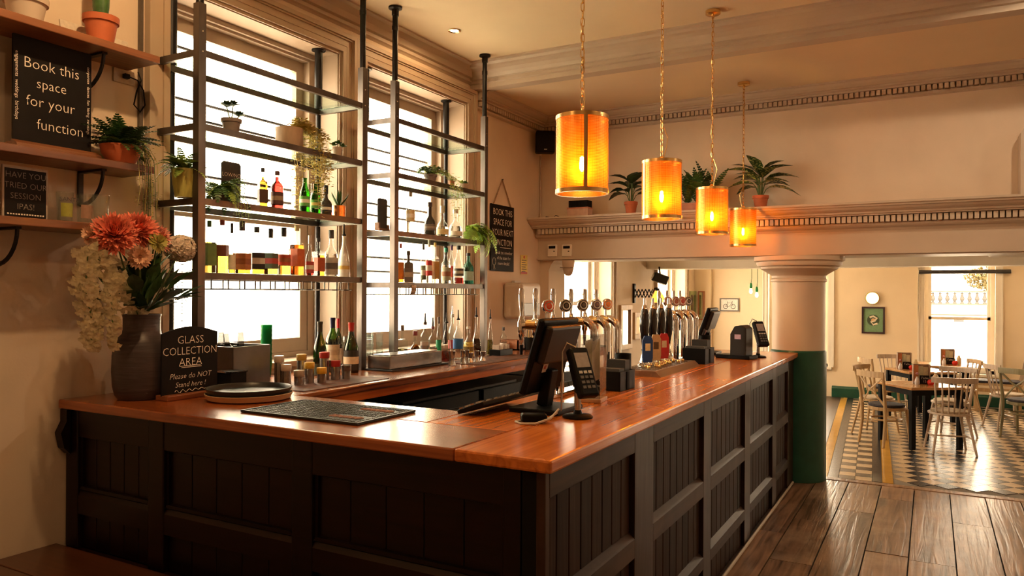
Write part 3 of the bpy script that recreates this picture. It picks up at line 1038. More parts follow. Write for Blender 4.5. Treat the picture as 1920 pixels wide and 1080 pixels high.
# ================================================================== bottles and bar goods
M_clear = thin_glass('clear_bottle_glass', (.93, .96, .95), .16)
M_greenb = thin_glass('green_bottle_glass', (.16, .48, .11), .14)
M_dkgreen = thin_glass('dark_green_bottle_glass', (.15, .32, .06), .14)
M_brownb = thin_glass('brown_bottle_glass', (.45, .16, .03), .14)
M_tealb = thin_glass('teal_bottle_glass', (.28, .60, .55), .14)
M_whiteb = mat('white_bottle', (.80, .78, .74), .25, coat=.4)
M_darkb = mat('dark_bottle', (.03, .025, .022), .12, spec=.7)
M_greyb = mat('grey_stoneware_bottle', (.16, .15, .14), .4, var=.1)
LIQ = {k: mat('liquid_' + k, c, .0, trans=1.0, ior=1.2) for k, c in dict(amber=(.30, .12, .014), gold=(.40, .22, .03), orange=(.34, .10, .012), red=(.34, .02, .015), cherry=(.24, .02, .022), clear=(.97, .97, .96), olive=(.28, .28, .045), wine=(.06, .01, .012), green=(.20, .36, .07), blue=(.05, .14, .28), teal=(.24, .42, .38), brown=(.09, .03, .01), cream=(.70, .62, .42)).items()}
_pc = {}


def paint(c, rough=.55):
    key = tuple(round(k, 3) for k in c) + (rough,)
    if key not in _pc:
        _pc[key] = mat('print_%d' % len(_pc), c, rough, var=.10, scale=60)
    return _pc[key]


SHAPES = {   # radius and height as shares of r and h
    'spirit': [(.0, 0), (.94, 0), (1, .015), (1, .60), (.97, .64), (.75, .70), (.45, .75), (.33, .79), (.31, .93), (.35, .94), (.35, .965), (.30, .97)],
    'round': [(.0, 0), (.92, 0), (1, .02), (1, .50), (.92, .58), (.62, .67), (.38, .74), (.33, .80), (.31, .94), (.36, .95), (.36, .97), (.3, .975)],
    'wine': [(.0, 0), (.95, 0), (1, .012), (1, .55), (.93, .61), (.68, .68), (.42, .74), (.36, .79), (.34, .95), (.39, .955), (.39, .98), (.33, .985)],
    'burgundy': [(.0, 0), (.95, 0), (1, .012), (1, .42), (.93, .50), (.72, .60), (.48, .70), (.38, .78), (.35, .95), (.40, .955), (.40, .98), (.33, .985)],
    'beer': [(.0, 0), (.94, 0), (1, .015), (1, .52), (.95, .58), (.68, .68), (.46, .77), (.40, .88), (.39, .95), (.45, .955), (.45, .98), (.36, .985)],
    'square': [(.0, 0), (.96, 0), (1, .015), (1, .62), (.95, .66), (.62, .69), (.36, .72), (.32, .76), (.32, .93), (.37, .94), (.37, .965), (.3, .97)],
    'decanter': [(.0, 0), (.90, 0), (1, .03), (.98, .22), (.80, .38), (.52, .50), (.34, .60), (.28, .70), (.27, .92), (.33, .94), (.33, .96), (.27, .97)],
    'flask': [(.0, 0), (.85, 0), (1, .05), (1, .34), (.90, .46), (.60, .56), (.34, .63), (.28, .72), (.28, .92), (.36, .94), (.36, .96), (.28, .97)],
    'cone': [(.0, 0), (.98, 0), (1, .02), (.88, .35), (.68, .55), (.45, .68), (.32, .76), (.28, .82), (.27, .94), (.33, .95), (.33, .97), (.26, .975)],
    'slim': [(.0, 0), (.95, 0), (1, .012), (1, .48), (.90, .58), (.60, .70), (.38, .80), (.33, .86), (.32, .95), (.38, .955), (.38, .98), (.3, .985)],
}
NB = [0]


def bottle(loc, h, r, shape, gl, label, liq=None, level=.5, lab=None, lab_z=(.12, .46), cap=None, caph=.05, pour=False, neck=None, words=None, wcol=None, rz=None, group='bottles on the bar and its shelves', cat='bottle', name='bottle', band=None):
    NB[0] += 1
    t = thing(name, label, cat, loc, (.4 + NB[0] * .7) % 6.28 if rz is None else rz, group)
    n = 20
    pr = [(a * r, b * h) for a, b in SHAPES[shape]]
    sq = shape == 'square'
    nn = 4 if sq else n
    R0 = Matrix.Rotation(PI / 4, 3, 'Z') if sq else None
    k = 1.32 if sq else 1.0
    if sq:   # square shouldered body on a round neck
        m = MB()
        m.lathe([(a * k, b) for a, b in pr[:5]] + [(pr[5][0] * k, pr[5][1]), (0, pr[5][1] + .001)], 4, (0, 0, 0), R0).lathe([(pr[5][0] * .9, pr[5][1] - .004)] + pr[6:] + [(0, pr[-1][1])], 14)
        m.build('glass', gl, t, smooth=False, bev=.006)
    else:
        MB().lathe(pr + [(0, pr[-1][1])], n).build('glass', gl, t, smooth=True)
    if liq:
        z1 = level * h
        ins = []
        for (a, b) in pr[1:]:
            if b < z1: ins.append((max(a - .0022, .002), max(b, .004)))
        # radius where the level cuts the outline
        for (a, b), (c, d) in zip(pr[1:], pr[2:]):
            if b <= z1 < d:
                f = (z1 - b) / (d - b)
                ins.append((max(a + (c - a) * f - .0022, .002), z1))
        if sq:
            MB().lathe([(0, .004)] + [(a * k * .97, b) for a, b in ins] + [(0, ins[-1][1])], 4, (0, 0, 0), R0).build('liquid', LIQ[liq], t)
        else:
            MB().lathe([(0, .004)] + ins + [(0, ins[-1][1])], 18).build('liquid', LIQ[liq], t, smooth=True)
    if lab:
        z0, z1 = lab_z[0] * h, lab_z[1] * h

        def rad(z):
            for (a, b), (c, d) in zip(pr[1:], pr[2:]):
                if b <= z <= d: return a + (c - a) * (z - b) / max(d - b, 1e-6)
            return pr[3][0]
        if sq:
            q = r * k * .7071 + .0008
            o = MB().box(-q, -q, z0, q, q, z1).build('paper_label', paint(lab), t)
        else:
            o = MB().lathe([(rad(z0 + (z1 - z0) * i / 3) + .0007, z0 + (z1 - z0) * i / 3) for i in range(4)], n).build('paper_label', paint(lab), t, smooth=True)
        if band:
            zc, zh = (z0 + z1) / 2, (z1 - z0) * .18
            if sq:
                q = r * k * .7071 + .0014
                MB().box(-q, -q, zc - zh, q, q, zc + zh).build('label_band', paint(band), o)
            else:
                MB().lathe([(rad(zc - zh) + .0014, zc - zh), (rad(zc + zh) + .0014, zc + zh)], n).build('label_band', paint(band), o, smooth=True)
    rn = pr[-2][0]
    if neck:
        z0 = h * .80
        MB().lathe([(pr[-4][0] + .0012, z0), (pr[-4][0] + .0012, h * .935), (rn + .001, h * .945), (rn + .001, h * .985), (0, h * .985)], 14).build('neck_foil', paint(neck, .35), t, smooth=True)
    if cap:
        MB().lathe([(0, h * .93), (rn * 1.12, h * .93), (rn * 1.12, h * .93 + caph), (rn * 1.0, h * .93 + caph + .003), (0, h * .93 + caph + .003)], 14).build('cap', paint(cap, .4), t, smooth=True)
    if pour:
        z = h * .965
        MB().lathe([(0, z), (rn * 1.05, z), (rn * 1.05, z + .008), (rn * .6, z + .012), (.0065, z + .018), (.0045, z + .05), (.004, z + .075), (0, z + .075)], 10).build('pourer', M_iron if pour is True else pour, t, smooth=True)
    return t


def on(xpx, X, z):
    """spot on a level z in the row at depth X, under photograph column xpx"""
    y = at(xpx, CY, X=X).y
    return Vector((X, y, z))


def px_m(xpx, X):
    """metres per photograph pixel there"""
    p = on(xpx, X, 1.5) - CAM
    return p.dot(_fwd) / F_PX


def B(x0, x1, ytop, ybase, X, z, shape, gl, label, **kw):
    xc = (x0 + x1) / 2
    s = px_m(xc, X)
    h = kw.pop('h', None) or (ybase - ytop) * s
    r = (x1 - x0) * s / 2
    if shape == 'square': r *= .88
    return bottle(on(xc, X, z), h, r, shape, gl, label, **kw)


U1, U2 = UNITS[0][2], UNITS[1][2]
XM = -3.32
g3, g4 = 'bottles on the window shelves', 'bottles on the window shelves'
# --- nearer window, third shelf
B(482, 501, 313, 384, -3.225, U1[2] + .0015, 'square', M_clear, 'slim square bottle of amber spirit with dark label beside the slate sign', liq='amber', level=.80, lab=(.06, .03, .02), cap=(.02, .02, .02), caph=.02, group=g3)
B(507, 530, 320, 388, -3.225, U1[2] + .0015, 'spirit', M_clear, 'deep red bottle with dark label and dark cap on the third shelf', liq='red', level=.88, lab=(.08, .03, .03), cap=(.05, .01, .01), caph=.02, band=(.30, .22, .15), group=g3)
B(561, 580, 328, 394, -3.225, U1[2] + .0015, 'beer', M_greenb, 'green beer bottle left of the flute glass on the third shelf', liq='green', level=.6, lab=(.10, .34, .07), lab_z=(.18, .46), band=(.75, .75, .68), group=g3)
B(581, 600, 341, 398, -3.225, U1[2] + .0015, 'beer', M_greenb, 'green beer bottle right of the flute glass on the third shelf', liq='green', level=.6, lab=(.10, .34, .07), lab_z=(.18, .46), band=(.65, .55, .18), group=g3)
B(599, 621, 357, 400, -3.225, U1[2] + .0015, 'round', M_darkb, 'squat dark bottle with white lettering beside the copper pot', cap=(.02, .02, .02), lab=(.02, .02, .02), band=(.7, .68, .62), group=g3)
# --- nearer window, lowest shelf
z = U1[3] + .0015
B(381, 403, 412, 506, -3.36, z, 'square', M_clear, 'green labelled whisky bottle at the left end of the lowest shelf', liq='gold', level=.62, lab=(.16, .26, .07), lab_z=(.16, .60), cap=(.05, .16, .05), caph=.03, group=g4)
B(404, 428, 408, 506, -3.36, z, 'square', M_clear, 'amber whisky bottle with a slanting dark red label', liq='gold', level=.55, lab=(.22, .04, .03), lab_z=(.34, .55), cap=(.35, .04, .03), caph=.025, group=g4)
B(428, 441, 425, 507, -3.30, z, 'spirit', M_clear, 'slim bottle with white and brown label on the lowest shelf', liq='amber', level=.42, lab=(.70, .60, .45), lab_z=(.10, .44), cap=(.05, .04, .03), group=g4)
B(439, 468, 421, 509, -3.32, z, 'square', M_clear, 'wide bourbon bottle with an orange label on the lowest shelf', liq='amber', level=.42, lab=(.55, .20, .06), lab_z=(.10, .44), cap=(.06, .04, .03), band=(.34, .10, .03), group=g4)
B(467, 495, 424, 509, -3.32, z, 'square', M_clear, 'square whiskey bottle with a black and white label', liq='amber', level=.36, lab=(.015, .014, .014), lab_z=(.12, .48), cap=(.02, .02, .02), caph=.028, band=(.55, .50, .44), group=g4)
B(495, 519, 435, 510, -3.32, z, 'square', M_clear, 'whiskey bottle with a dark green and red label', liq='gold', level=.36, lab=(.07, .10, .05), lab_z=(.16, .54), cap=(.02, .02, .02), band=(.45, .05, .03), group=g4)
B(519, 544, 432, 510, -3.32, z, 'spirit', M_clear, 'bottle with a scarlet label over golden liquid', liq='gold', level=.40, lab=(.50, .07, .03), lab_z=(.24, .50), cap=(.02, .02, .02), band=(.33, .11, .04), group=g4)
B(544, 568, 424, 514, -3.30, z, 'square', M_clear, 'tall square bottle of orange liqueur with a red label', liq='orange', level=.64, lab=(.58, .12, .03), lab_z=(.20, .56), cap=(.55, .42, .22), caph=.03, group=g4)
B(573, 588, 450, 514, -3.26, z, 'round', M_clear, 'small bottle with red and white label beside the orange liqueur', liq='red', level=.40, lab=(.42, .05, .05), lab_z=(.08, .42), cap=(.75, .72, .68), band=(.7, .65, .6), group=g4)
B(586, 607, 446, 516, -3.30, z, 'square', M_clear, 'square bottle of red-orange bitters with a flat black cap', liq='orange', level=.56, lab=(.40, .08, .03), lab_z=(.14, .50), cap=(.02, .02, .02), caph=.02, group=g4)
B(608, 633, 440, 517, -3.28, z, 'round', M_clear, 'clear rum bottle with a sketched black and white label', liq='clear', level=.55, lab=(.42, .40, .37), lab_z=(.05, .46), cap=(.06, .05, .05), band=(.10, .09, .09), group=g4)
B(633, 656, 438, 518, -3.28, z, 'cone', M_whiteb, 'white coconut liqueur bottle with a dark pourer', pour=True, lab=(.80, .76, .68), lab_z=(.10, .34), band=(.62, .42, .12), group=g4)
# --- farther window, third shelf
z = U2[2] + .0015
B(761, 777, 346, 420, -3.228, z, 'spirit', M_clear, 'clear bottle with a gold and cream label on the farther third shelf', liq='clear', level=.5, lab=(.62, .48, .24), lab_z=(.30, .58), cap=(.20, .14, .09), caph=.03, band=(.75, .70, .6), group=g3)
B(795, 816, 374, 432, -3.228, z, 'flask', M_darkb, 'dark rounded bottle with an oval label on the farther third shelf', lab=(.14, .12, .11), lab_z=(.16, .36), cap=(.05, .03, .03), caph=.03, band=(.30, .26, .22), group=g3)
B(818, 840, 385, 434, -3.228, z, 'flask', M_clear, 'clear squat bottle with pale gold liquid left of the fern', liq='cream', level=.40, lab=(.75, .62, .34), lab_z=(.1, .3), cap=(.55, .50, .45), group=g3)
B(841, 866, 388, 439, -3.228, z, 'flask', M_clear, 'clear squat bottle with silver stopper beside the fern', liq='clear', level=.45, cap=(.60, .55, .50), caph=.03, lab=(.70, .68, .60), lab_z=(.1, .26), group=g3)
# --- farther window, lowest shelf
z = U2[3] + .0015
B(745, 757, 452, 522, -3.38, z, 'spirit', M_clear, 'slim bottle with a bright orange label behind the steel post', liq='orange', level=.5, lab=(.85, .25, .03), lab_z=(.1, .55), cap=(.70, .10, .04), caph=.03, group=g4)
B(756, 775, 470, 526, -3.34, z, 'square', M_greyb, 'grey square gin bottle with a pale diamond label', cap=(.10, .09, .08), caph=.03, lab=(.22, .20, .19), lab_z=(.06, .5), band=(.55, .47, .38), group=g4)
B(788, 799, 452, 520, -3.40, z, 'spirit', M_clear, 'slim clear bottle with green and white label on the farther lowest shelf', liq='clear', level=.5, lab=(.18, .22, .12), lab_z=(.1, .5), cap=(.09, .09, .09), band=(.7, .68, .62), group=g4)
B(798, 810, 449, 523, -3.35, z, 'spirit', M_clear, 'clear vodka bottle with a crimson label', liq='clear', level=.6, lab=(.52, .03, .03), lab_z=(.20, .58), cap=(.78, .76, .72), band=(.72, .6, .5), group=g4)
B(809, 822, 452, 526, -3.33, z, 'square', M_clear, 'tequila bottle with an ochre label and gold cap', liq='clear', level=.5, lab=(.52, .26, .05), lab_z=(.12, .56), cap=(.66, .46, .14), caph=.03, group=g4)
B(827, 845, 463, 527, -3.34, z, 'round', M_clear, 'clear gin bottle with a teal cap and botanical label', liq='clear', level=.55, lab=(.42, .44, .32), lab_z=(.1, .48), cap=(.02, .24, .17), caph=.03, band=(.30, .14, .08), group=g4)
B(841, 852, 458, 526, -3.42, z, 'spirit', M_clear, 'tall bottle with a purple cap and red label', liq='clear', level=.5, lab=(.48, .06, .04), lab_z=(.2, .5), cap=(.10, .04, .12), caph=.04, group=g4)
B(850, 869, 461, 530, -3.30, z, 'slim', M_clear, 'clear bottle with red spirit at the bottom and a black cap', liq='red', level=.17, lab=(.10, .10, .09), lab_z=(.22, .42), cap=(.02, .02, .02), caph=.03, band=(.6, .57, .5), group=g4)
B(867, 888, 474, 531, -3.28, z, 'round', M_tealb, 'pale teal gin bottle with a dark cap at the end of the lowest shelf', liq='teal', level=.58, lab=(.45, .62, .58), lab_z=(.12, .42), cap=(.06, .05, .07), caph=.02, group=g4)

# --- on the back counter
gc = 'bottles standing on the back counter'
z = ZC + .0005
B(588, 613, 604, 706, -3.18, z, 'burgundy', M_dkgreen, 'green white-wine bottle with a dark capsule by the steel tubes', liq='green', level=.55, neck=(.05, .045, .03), lab=(.05, .06, .03), lab_z=(.02, .22), group=gc)
B(611, 637, 599, 702, -3.25, z, 'wine', M_dkgreen, 'red wine bottle with a navy capsule and cream label', liq='wine', level=.6, neck=(.02, .025, .08), lab=(.72, .64, .50), lab_z=(.22, .50), band=(.60, .5, .38), group=gc)
B(627, 642, 603, 698, -3.36, z, 'wine', M_dkgreen, 'red wine bottle with a red capsule half hidden behind the navy one', liq='wine', level=.6, neck=(.42, .02, .03), lab=(.66, .6, .5), lab_z=(.1, .4), group=gc)
B(645, 673, 604, 699, -3.13, z, 'burgundy', M_dkgreen, 'sparkling wine bottle with red capsule and pale diamond label', liq='gold', level=.45, neck=(.50, .04, .03), lab=(.03, .025, .02), lab_z=(.05, .44), band=(.72, .58, .40), group=gc)
XN = -3.22
B(746, 764, 598, 664, XN, z, 'square', M_clear, 'clear square bottle of olive green liqueur with a dark stopper', liq='olive', level=.42, cap=(.12, .07, .05), caph=.035, lab=(.20, .20, .05), lab_z=(.18, .30), group=gc)
B(768, 790, 611, 664, XN, z, 'flask', M_clear, 'amber flask with a fiery orange label and dark red cap', liq='gold', level=.62, lab=(.82, .22, .02), lab_z=(.04, .44), cap=(.22, .03, .03), caph=.03, band=(.30, .05, .01), group=gc)
B(789, 806, 594, 664, XN - .05, z, 'spirit', M_clear, 'clear rum bottle with grey label and black pourer', liq='clear', level=.4, lab=(.46, .44, .42), lab_z=(.16, .48), pour=True, cap=(.07, .04, .04), caph=.018, band=(.2, .2, .2), group=gc)
B(804, 820, 604, 668, -3.15, z, 'spirit', M_clear, 'clear bottle with white and orange label and black pourer', liq='clear', level=.4, lab=(.78, .62, .46), lab_z=(.06, .36), pour=True, cap=(.16, .04, .04), caph=.018, band=(.75, .25, .05), group=gc)
B(818, 828, 594, 662, XN - .06, z, 'slim', M_clear, 'slim clear bottle with an emerald green label', liq='clear', level=.4, lab=(.01, .30, .13), lab_z=(.12, .48), cap=(.10, .08, .06), group=gc)
B(827, 848, 600, 674, -3.06, z, 'cone', M_clear, 'conical decanter of cherry red liquid with a pourer', liq='cherry', level=.26, pour=True, group=gc)
B(841, 856, 588, 668, XN, z, 'wine', M_clear, 'tall clear bottle with a red stripe and steel pourer', liq='clear', level=.4, lab=(.38, .05, .06), lab_z=(.2, .4), pour=M_chrome, cap=(.6, .58, .55), caph=.02, group=gc)
B(850, 869, 596, 672, -3.08, z, 'round', M_clear, 'curvy clear bottle with a cobalt blue label and red base', liq='clear', level=.3, lab=(.03, .14, .38), lab_z=(.26, .50), pour=True, group=gc)
B(869, 889, 611, 668, -3.10, z, 'flask', M_clear, 'squat clear bottle with a lemon yellow label', liq='cream', level=.4, lab=(.72, .52, .10), lab_z=(.06, .50), cap=(.6, .55, .48), caph=.015, band=(.22, .15, .04), group=gc)
B(884, 903, 593, 668, -3.14, z, 'decanter', M_clear, 'glass cruet of dark brown syrup with a long black pourer', liq='brown', level=.42, pour=True, group=gc)
B(913, 926, 598, 668, -3.08, z, 'cone', M_clear, 'slender cruet of yellow-green oil at the end of the counter', liq='olive', level=.40, pour=True, group=gc)
B(938, 951, 624, 664, -3.22, z, 'spirit', M_clear, 'small clear bottle with a black cap near the pen holder', liq='clear', level=.4, lab=(.65, .62, .58), lab_z=(.05, .35), cap=(.02, .02, .02), caph=.025, group=gc)

# flute glass between the green beers
def glassware(name, label, prof, loc, group=None, cat='glass'):
    t = thing(name, label, cat, loc, 0, group)
    MB().lathe(prof, 20).build('glass_bowl', M_clear, t, smooth=True)
    return t


p = on(578, -3.34, U1[2] + .0015)
glassware('flute_glass', 'clear flute glass between the two green beer bottles', [(0, 0), (.022, 0), (.022, .002), (.004, .008), (.003, .07), (.012, .09), (.019, .13), (.020, .17), (.017, .20), (.016, .20), (.018, .17), (.017, .13), (.01, .092), (0, .09)], p)
TUM = [(0, 0), (.026, 0), (.030, .006), (.034, .09), (.032, .09), (.028, .01), (0, .01)]
for k in range(4):
    p = on(692, -3.28, ZC + .0005 + k * .060)
    glassware('tumbler', ['bottom', 'second', 'third', 'topmost'][k] + ' clear tumbler of the stack between the two windows', TUM, p, 'stacked tumblers on the back counter')
for k in range(3):
    p = on(712, -3.33, ZC + .0005 + k * .060)
    glassware('tumbler', ['bottom', 'middle', 'top'][k] + ' clear shot tumbler of the narrow stack by the second post', [(r * .72, q) for r, q in TUM], p, 'stacked tumblers on the back counter')
WG = [(0, 0), (.034, 0), (.034, .002), (.005, .008), (.004, .08), (.02, .095), (.037, .13), (.038, .155), (.031, .20), (.030, .20), (.036, .155), (.035, .13), (.018, .098), (0, .09)]
for k, x in enumerate((649, 661)):
    glassware('wine_glass', ['upright wine glass left', 'upright wine glass right'][k] + ' of the pair behind the sparkling wine', WG, on(x + 2 + 14 * k, -3.43, ZC + .0005), 'wine glasses behind the bottles')

# steel tubes with coloured lids on a bar runner
TUBES = [(515, 533, 664, 722, -2.95, (.45, .38, .32)), (528, 547, 680, 724, -2.90, (.50, .42, .34)), (557, 575, 661, 712, -3.03, (.52, .36, .10)), (552, 571, 691, 722, -2.92, (.46, .38, .30)),
         (572, 590, 676, 719, -2.93, (.62, .38, .04)), (595, 613, 686, 718, -2.89, (.66, .36, .03)), (600, 618, 657, 712, -2.98, (.40, .03, .03)), (621, 639, 673, 713, -2.93, (.42, .03, .03)), (641, 659, 681, 711, -2.90, (.62, .58, .52))]
TL = ['tall steel tube with a steel lid at the left end of the row', 'short steel tube with a steel lid beside the tallest one', 'tall steel tube with a mustard lid at the back', 'lowest steel tube with a plain lid behind the trays', 'steel tube with a yellow lid left of centre', 'short steel tube with an orange lid at the front', 'tall steel tube with a dark red lid', 'medium steel tube with a dark red lid', 'steel tube with an open steel rim at the right end of the row']
for (x0, x1, yt, yb, X, c), lb in zip(TUBES, TL):
    xc = (x0 + x1) / 2
    s = px_m(xc, X)
    P = on(xc, X, ZC + .0045)
    # the height comes from the sight line to the tube's top
    top = at(xc, yt + 3, X=X).z
    h, r = top - P.z, (x1 - x0) * s / 2
    t = thing('steel_tube', lb, 'canister', P, 0, 'steel tubes with coloured lids on the back counter')
    MB().lathe([(0, 0), (r * .95, 0), (r * .95, h - .03), (0, h - .03)], 20).build('body', M_steel, t, smooth=True)
    MB().lathe([(r * .95, h - .034), (r * 1.04, h - .03), (r * 1.04, h - .002), (r * .98, h), (0, h)], 20).build('lid', M_steel if lb.startswith('steel tube with an open') else paint(c, .4), t, smooth=True)
# runners under them
M_run = mat('printed_runner', (.10, .035, .02), .6, var=.7, scale=26)


def runner(name, label, x0, x1, y0, y1, m, cat='bar runner'):
    t = MB().box(x0, y0, ZC, x1, y1, ZC + .004)
    return tag(t.build(name, m, bev=.001), label, cat)


runner('bar_runner', 'thin printed bar runner under the steel tubes', -3.06, -2.72, 2.78, 3.46, M_run)
runner('bar_runner', 'thin printed bar runner under the jiggers', -3.0, -2.70, 4.42, 5.3, M_run)
# jiggers
JG = [(848, 656, 681, 15), (868, 654, 677, 11), (876, 654, 677, 10), (882, 663, 680, 13), (894, 657, 676, 12), (906, 660, 676, 12)]
JL = ['flared steel jigger at the left of the group', 'tall steel jigger second from the left', 'tall steel jigger behind the short cup', 'short steel jigger cup at the front', 'steel jigger fourth from the right post', 'short steel jigger cup at the right of the group']
for (x, yt, yb, w), lb in zip(JG, JL):
    X = -2.84
    P = on(x, X, ZC + .0045)
    s = px_m(x, X)
    h, r = (yb - yt) * s * 1.05, w * s / 2
    t = thing('jigger', lb, 'jigger', P, 0, 'steel jiggers on the back counter')
    MB().lathe([(0, 0), (r, 0), (r * .55, h * .45), (r * .6, h * .5), (r * .95, h), (r * .9, h), (r * .5, h * .5), (0, h * .48)], 18).build('cup', M_steel, t, smooth=True)

# steel speed rail trough with its dark tray
XT = -2.95
y0, y1 = at(732, 697, X=XT).y, at(828, 680, X=XT).y
t = thing('steel_trough', 'long brushed steel garnish trough on a dark tray', 'trough', (XT - .09, (y0 + y1) / 2, ZC))
w = (y1 - y0) / 2
MB().box(-.103, -w - .02, 0, .12, w + .05, .012).build('tray', M_iron, t, bev=.003)
m = MB()
m.box(-.09, -w, .012, -.084, w, .095).box(.084, -w, .012, .09, w, .095).box(-.084, -w, .012, .084, -w + .006, .095).box(-.084, w - .006, .012, .084, w, .095).box(-.09, -w, .012, .09, w, .018)
m.build('body', M_steel, t, bev=.002)
for k in range(3):
    a = -w + .02 + k * (2 * w - .04) / 3
    MB().box(-.075, a, .085, .075, a + (2 * w - .04) / 3 - .01, .101).build('inset_lid', mat('dull_steel', (.20, .19, .185), .28, .95, var=.2, scale=6), t, bev=.002)

# steel ice bin, scoop stand and black caddy
XB_ = -3.14
y0, y1 = at(437, 680, X=XB_).y, at(507, 680, X=XB_).y
t = thing('ice_bin', 'square brushed steel ice bin beside the chalk sign', 'ice bin', (XB_ - .15, (y0 + y1) / 2, ZC))
m = MB()
a, b, h = .15, (y1 - y0) / 2, at(437, 651, X=XB_).z - ZC
m.box(-a, -b, 0, -a + .006, b, h).box(a - .006, -b, 0, a, b, h).box(-a, -b, 0, a, -b + .006, h).box(-a, b - .006, 0, a, b, h).box(-a, -b, 0, a, b, .008)
m.build('body', mat('dull_steel', (.20, .19, .185), .28, .95, var=.2, scale=6), t, bev=.003)
MB().box(-a + .01, -b + .01, .10, a - .01, b - .01, .11).build('inner_tray', M_black, t)
BINC = (XB_ - .15, (y0 + y1) / 2)
sc_ = thing('ice_scoop', 'two smoky clear ice scoops standing in the steel bin', 'scoop', (BINC[0] - .02, BINC[1] - .03, ZC + .111))
M_smoke = thin_glass('smoky_acrylic', (.32, .33, .34), .2)
for k, (x, y) in enumerate(((-.05, -.03), (.03, .03))):
    MB().prism([(-.06, 0), (.05, 0), (.06, .10), (.052, .17), (.045, .10), (-.03, .085), (-.052, .10), (-.062, .16)], y - .02, y + .02, 'y', (x, 0, 0)).build('scoop', M_smoke, sc_, bev=.004)
t = MB()
P = at(415, 735, Z=ZC)
tt = thing('black_caddy', 'small black open box with a metal rim behind the chalk sign', 'caddy', (-3.03, 2.605, ZC))
MB().box(-.05, -.05, 0, .05, .05, .10).build('box', M_blackmatt, tt, bev=.003)
MB().box(-.053, -.053, .098, .053, -.047, .104).box(-.053, .047, .098, .053, .053, .104).box(-.053, -.053, .098, -.047, .053, .104).box(.047, -.053, .098, .053, .053, .104).build('rim', M_chrome, tt)
P = on(500, -3.42, ZC)
tt = thing('green_cup_stack', 'tall stack of translucent green plastic cups by the window', 'cup stack', P)
M_gc = mat('green_plastic', (.01, .30, .08), .3, trans=.5, ior=1.2)
for k in range(9):
    MB().lathe([(0, k * .027), (.026, k * .027), (.034, k * .027 + .085), (.031, k * .027 + .085), (.024, k * .027 + .004), (0, k * .027 + .004)], 18).build('cup', M_gc, tt, smooth=True)

# paper towel roll on the lowest shelf, pen pot, wooden box, straws at the far end
P = on(766, -3.20, U2[3])
t = thing('till_roll_strip', 'curled strip of till paper hanging over the lowest shelf', 'paper strip', P)
pts = [(.035 - .0 * k, 0, .0) for k in range(1)]
m = MB()
pr_ = [(-.06, .004), (.0, .004), (.035, .0), (.048, -.02), (.046, -.05), (.036, -.075), (.024, -.082)]
for (a, b), (c, d) in zip(pr_, pr_[1:]):
    m.add([(a, -.028, b), (a, .028, b), (c, .028, d), (c, -.028, d)], [(0, 1, 2, 3)])
o = m.build('paper', paint((.42, .32, .25)), t, smooth=True)
o.modifiers.new('thick', 'SOLIDIFY').thickness = .0015
P = on(962, -3.2, ZC)
t = thing('wooden_box', 'small open wooden box at the far end of the back counter', 'box', P)
MB().box(-.09, -.07, 0, .09, .07, .012).box(-.09, -.07, 0, -.08, .07, .085).box(.08, -.07, 0, .09, .07, .085).box(-.09, -.07, 0, .09, -.06, .085).box(-.09, .06, 0, .09, .07, .085).build('box', wood('small_box_wood', (.20, .06, .02), (.42, .16, .06), 'y', .5), t)
P = on(940, -2.98, ZC)
t = thing('bar_caddy', 'black condiment rack with small packets', 'rack', P)
MB().box(-.05, -.10, 0, .05, .10, .05).build('rack', M_black, t, bev=.003)
for k in range(5):
    MB().box(-.03, -.085 + k * .036, .02, .03, -.06 + k * .036, .085 - .008 * (k % 2)).build('packet', paint((.75, .7, .62) if k % 2 else (.45, .35, .28)), t)
P = on(993, -3.05, ZC)
t = thing('straw_pot', 'dark pot of pens and straws in the corner of the counter', 'pot', P)
MB().lathe([(0, 0), (.04, 0), (.045, .11), (.04, .11), (.037, .01), (0, .01)], 18).build('pot', M_blackmatt, t, smooth=True)
rp = random.Random(4)
for k in range(12):
    a = rp.uniform(0, 6.28)
    MB().tube([(.01 * math.cos(a), .01 * math.sin(a), .02), (.05 * math.cos(a), .05 * math.sin(a), rp.uniform(.16, .23))], .003, 5).build('straw', paint(((.75, .55, .2), (.05, .05, .05), (.5, .4, .3))[k % 3]), t)
# ================================================================== on the bar
# ---- vase
t = thing('vase', 'tall ribbed dark stoneware vase on the corner of the bar', 'vase', (-3.20, 2.235, ZC))
M_vase = mat('dark_stoneware', (.055, .042, .045), .42, var=.25, scale=8, bump=.12, stretch=(1, 1, 14), bscale=8)
pr = [(0, 0), (.098, 0), (.112, .02), (.122, .06), (.126, .13), (.124, .20), (.116, .255), (.098, .285), (.083, .30), (.080, .32), (.080, .375), (.084, .385), (.084, .39), (.076, .39), (.074, .31), (.09, .28), (.11, .2), (.1, .03), (0, .02)]
MB().lathe(pr, 36).build('body', M_vase, t, smooth=True)
VT = Vector((-3.20, 2.235, ZC + .39))

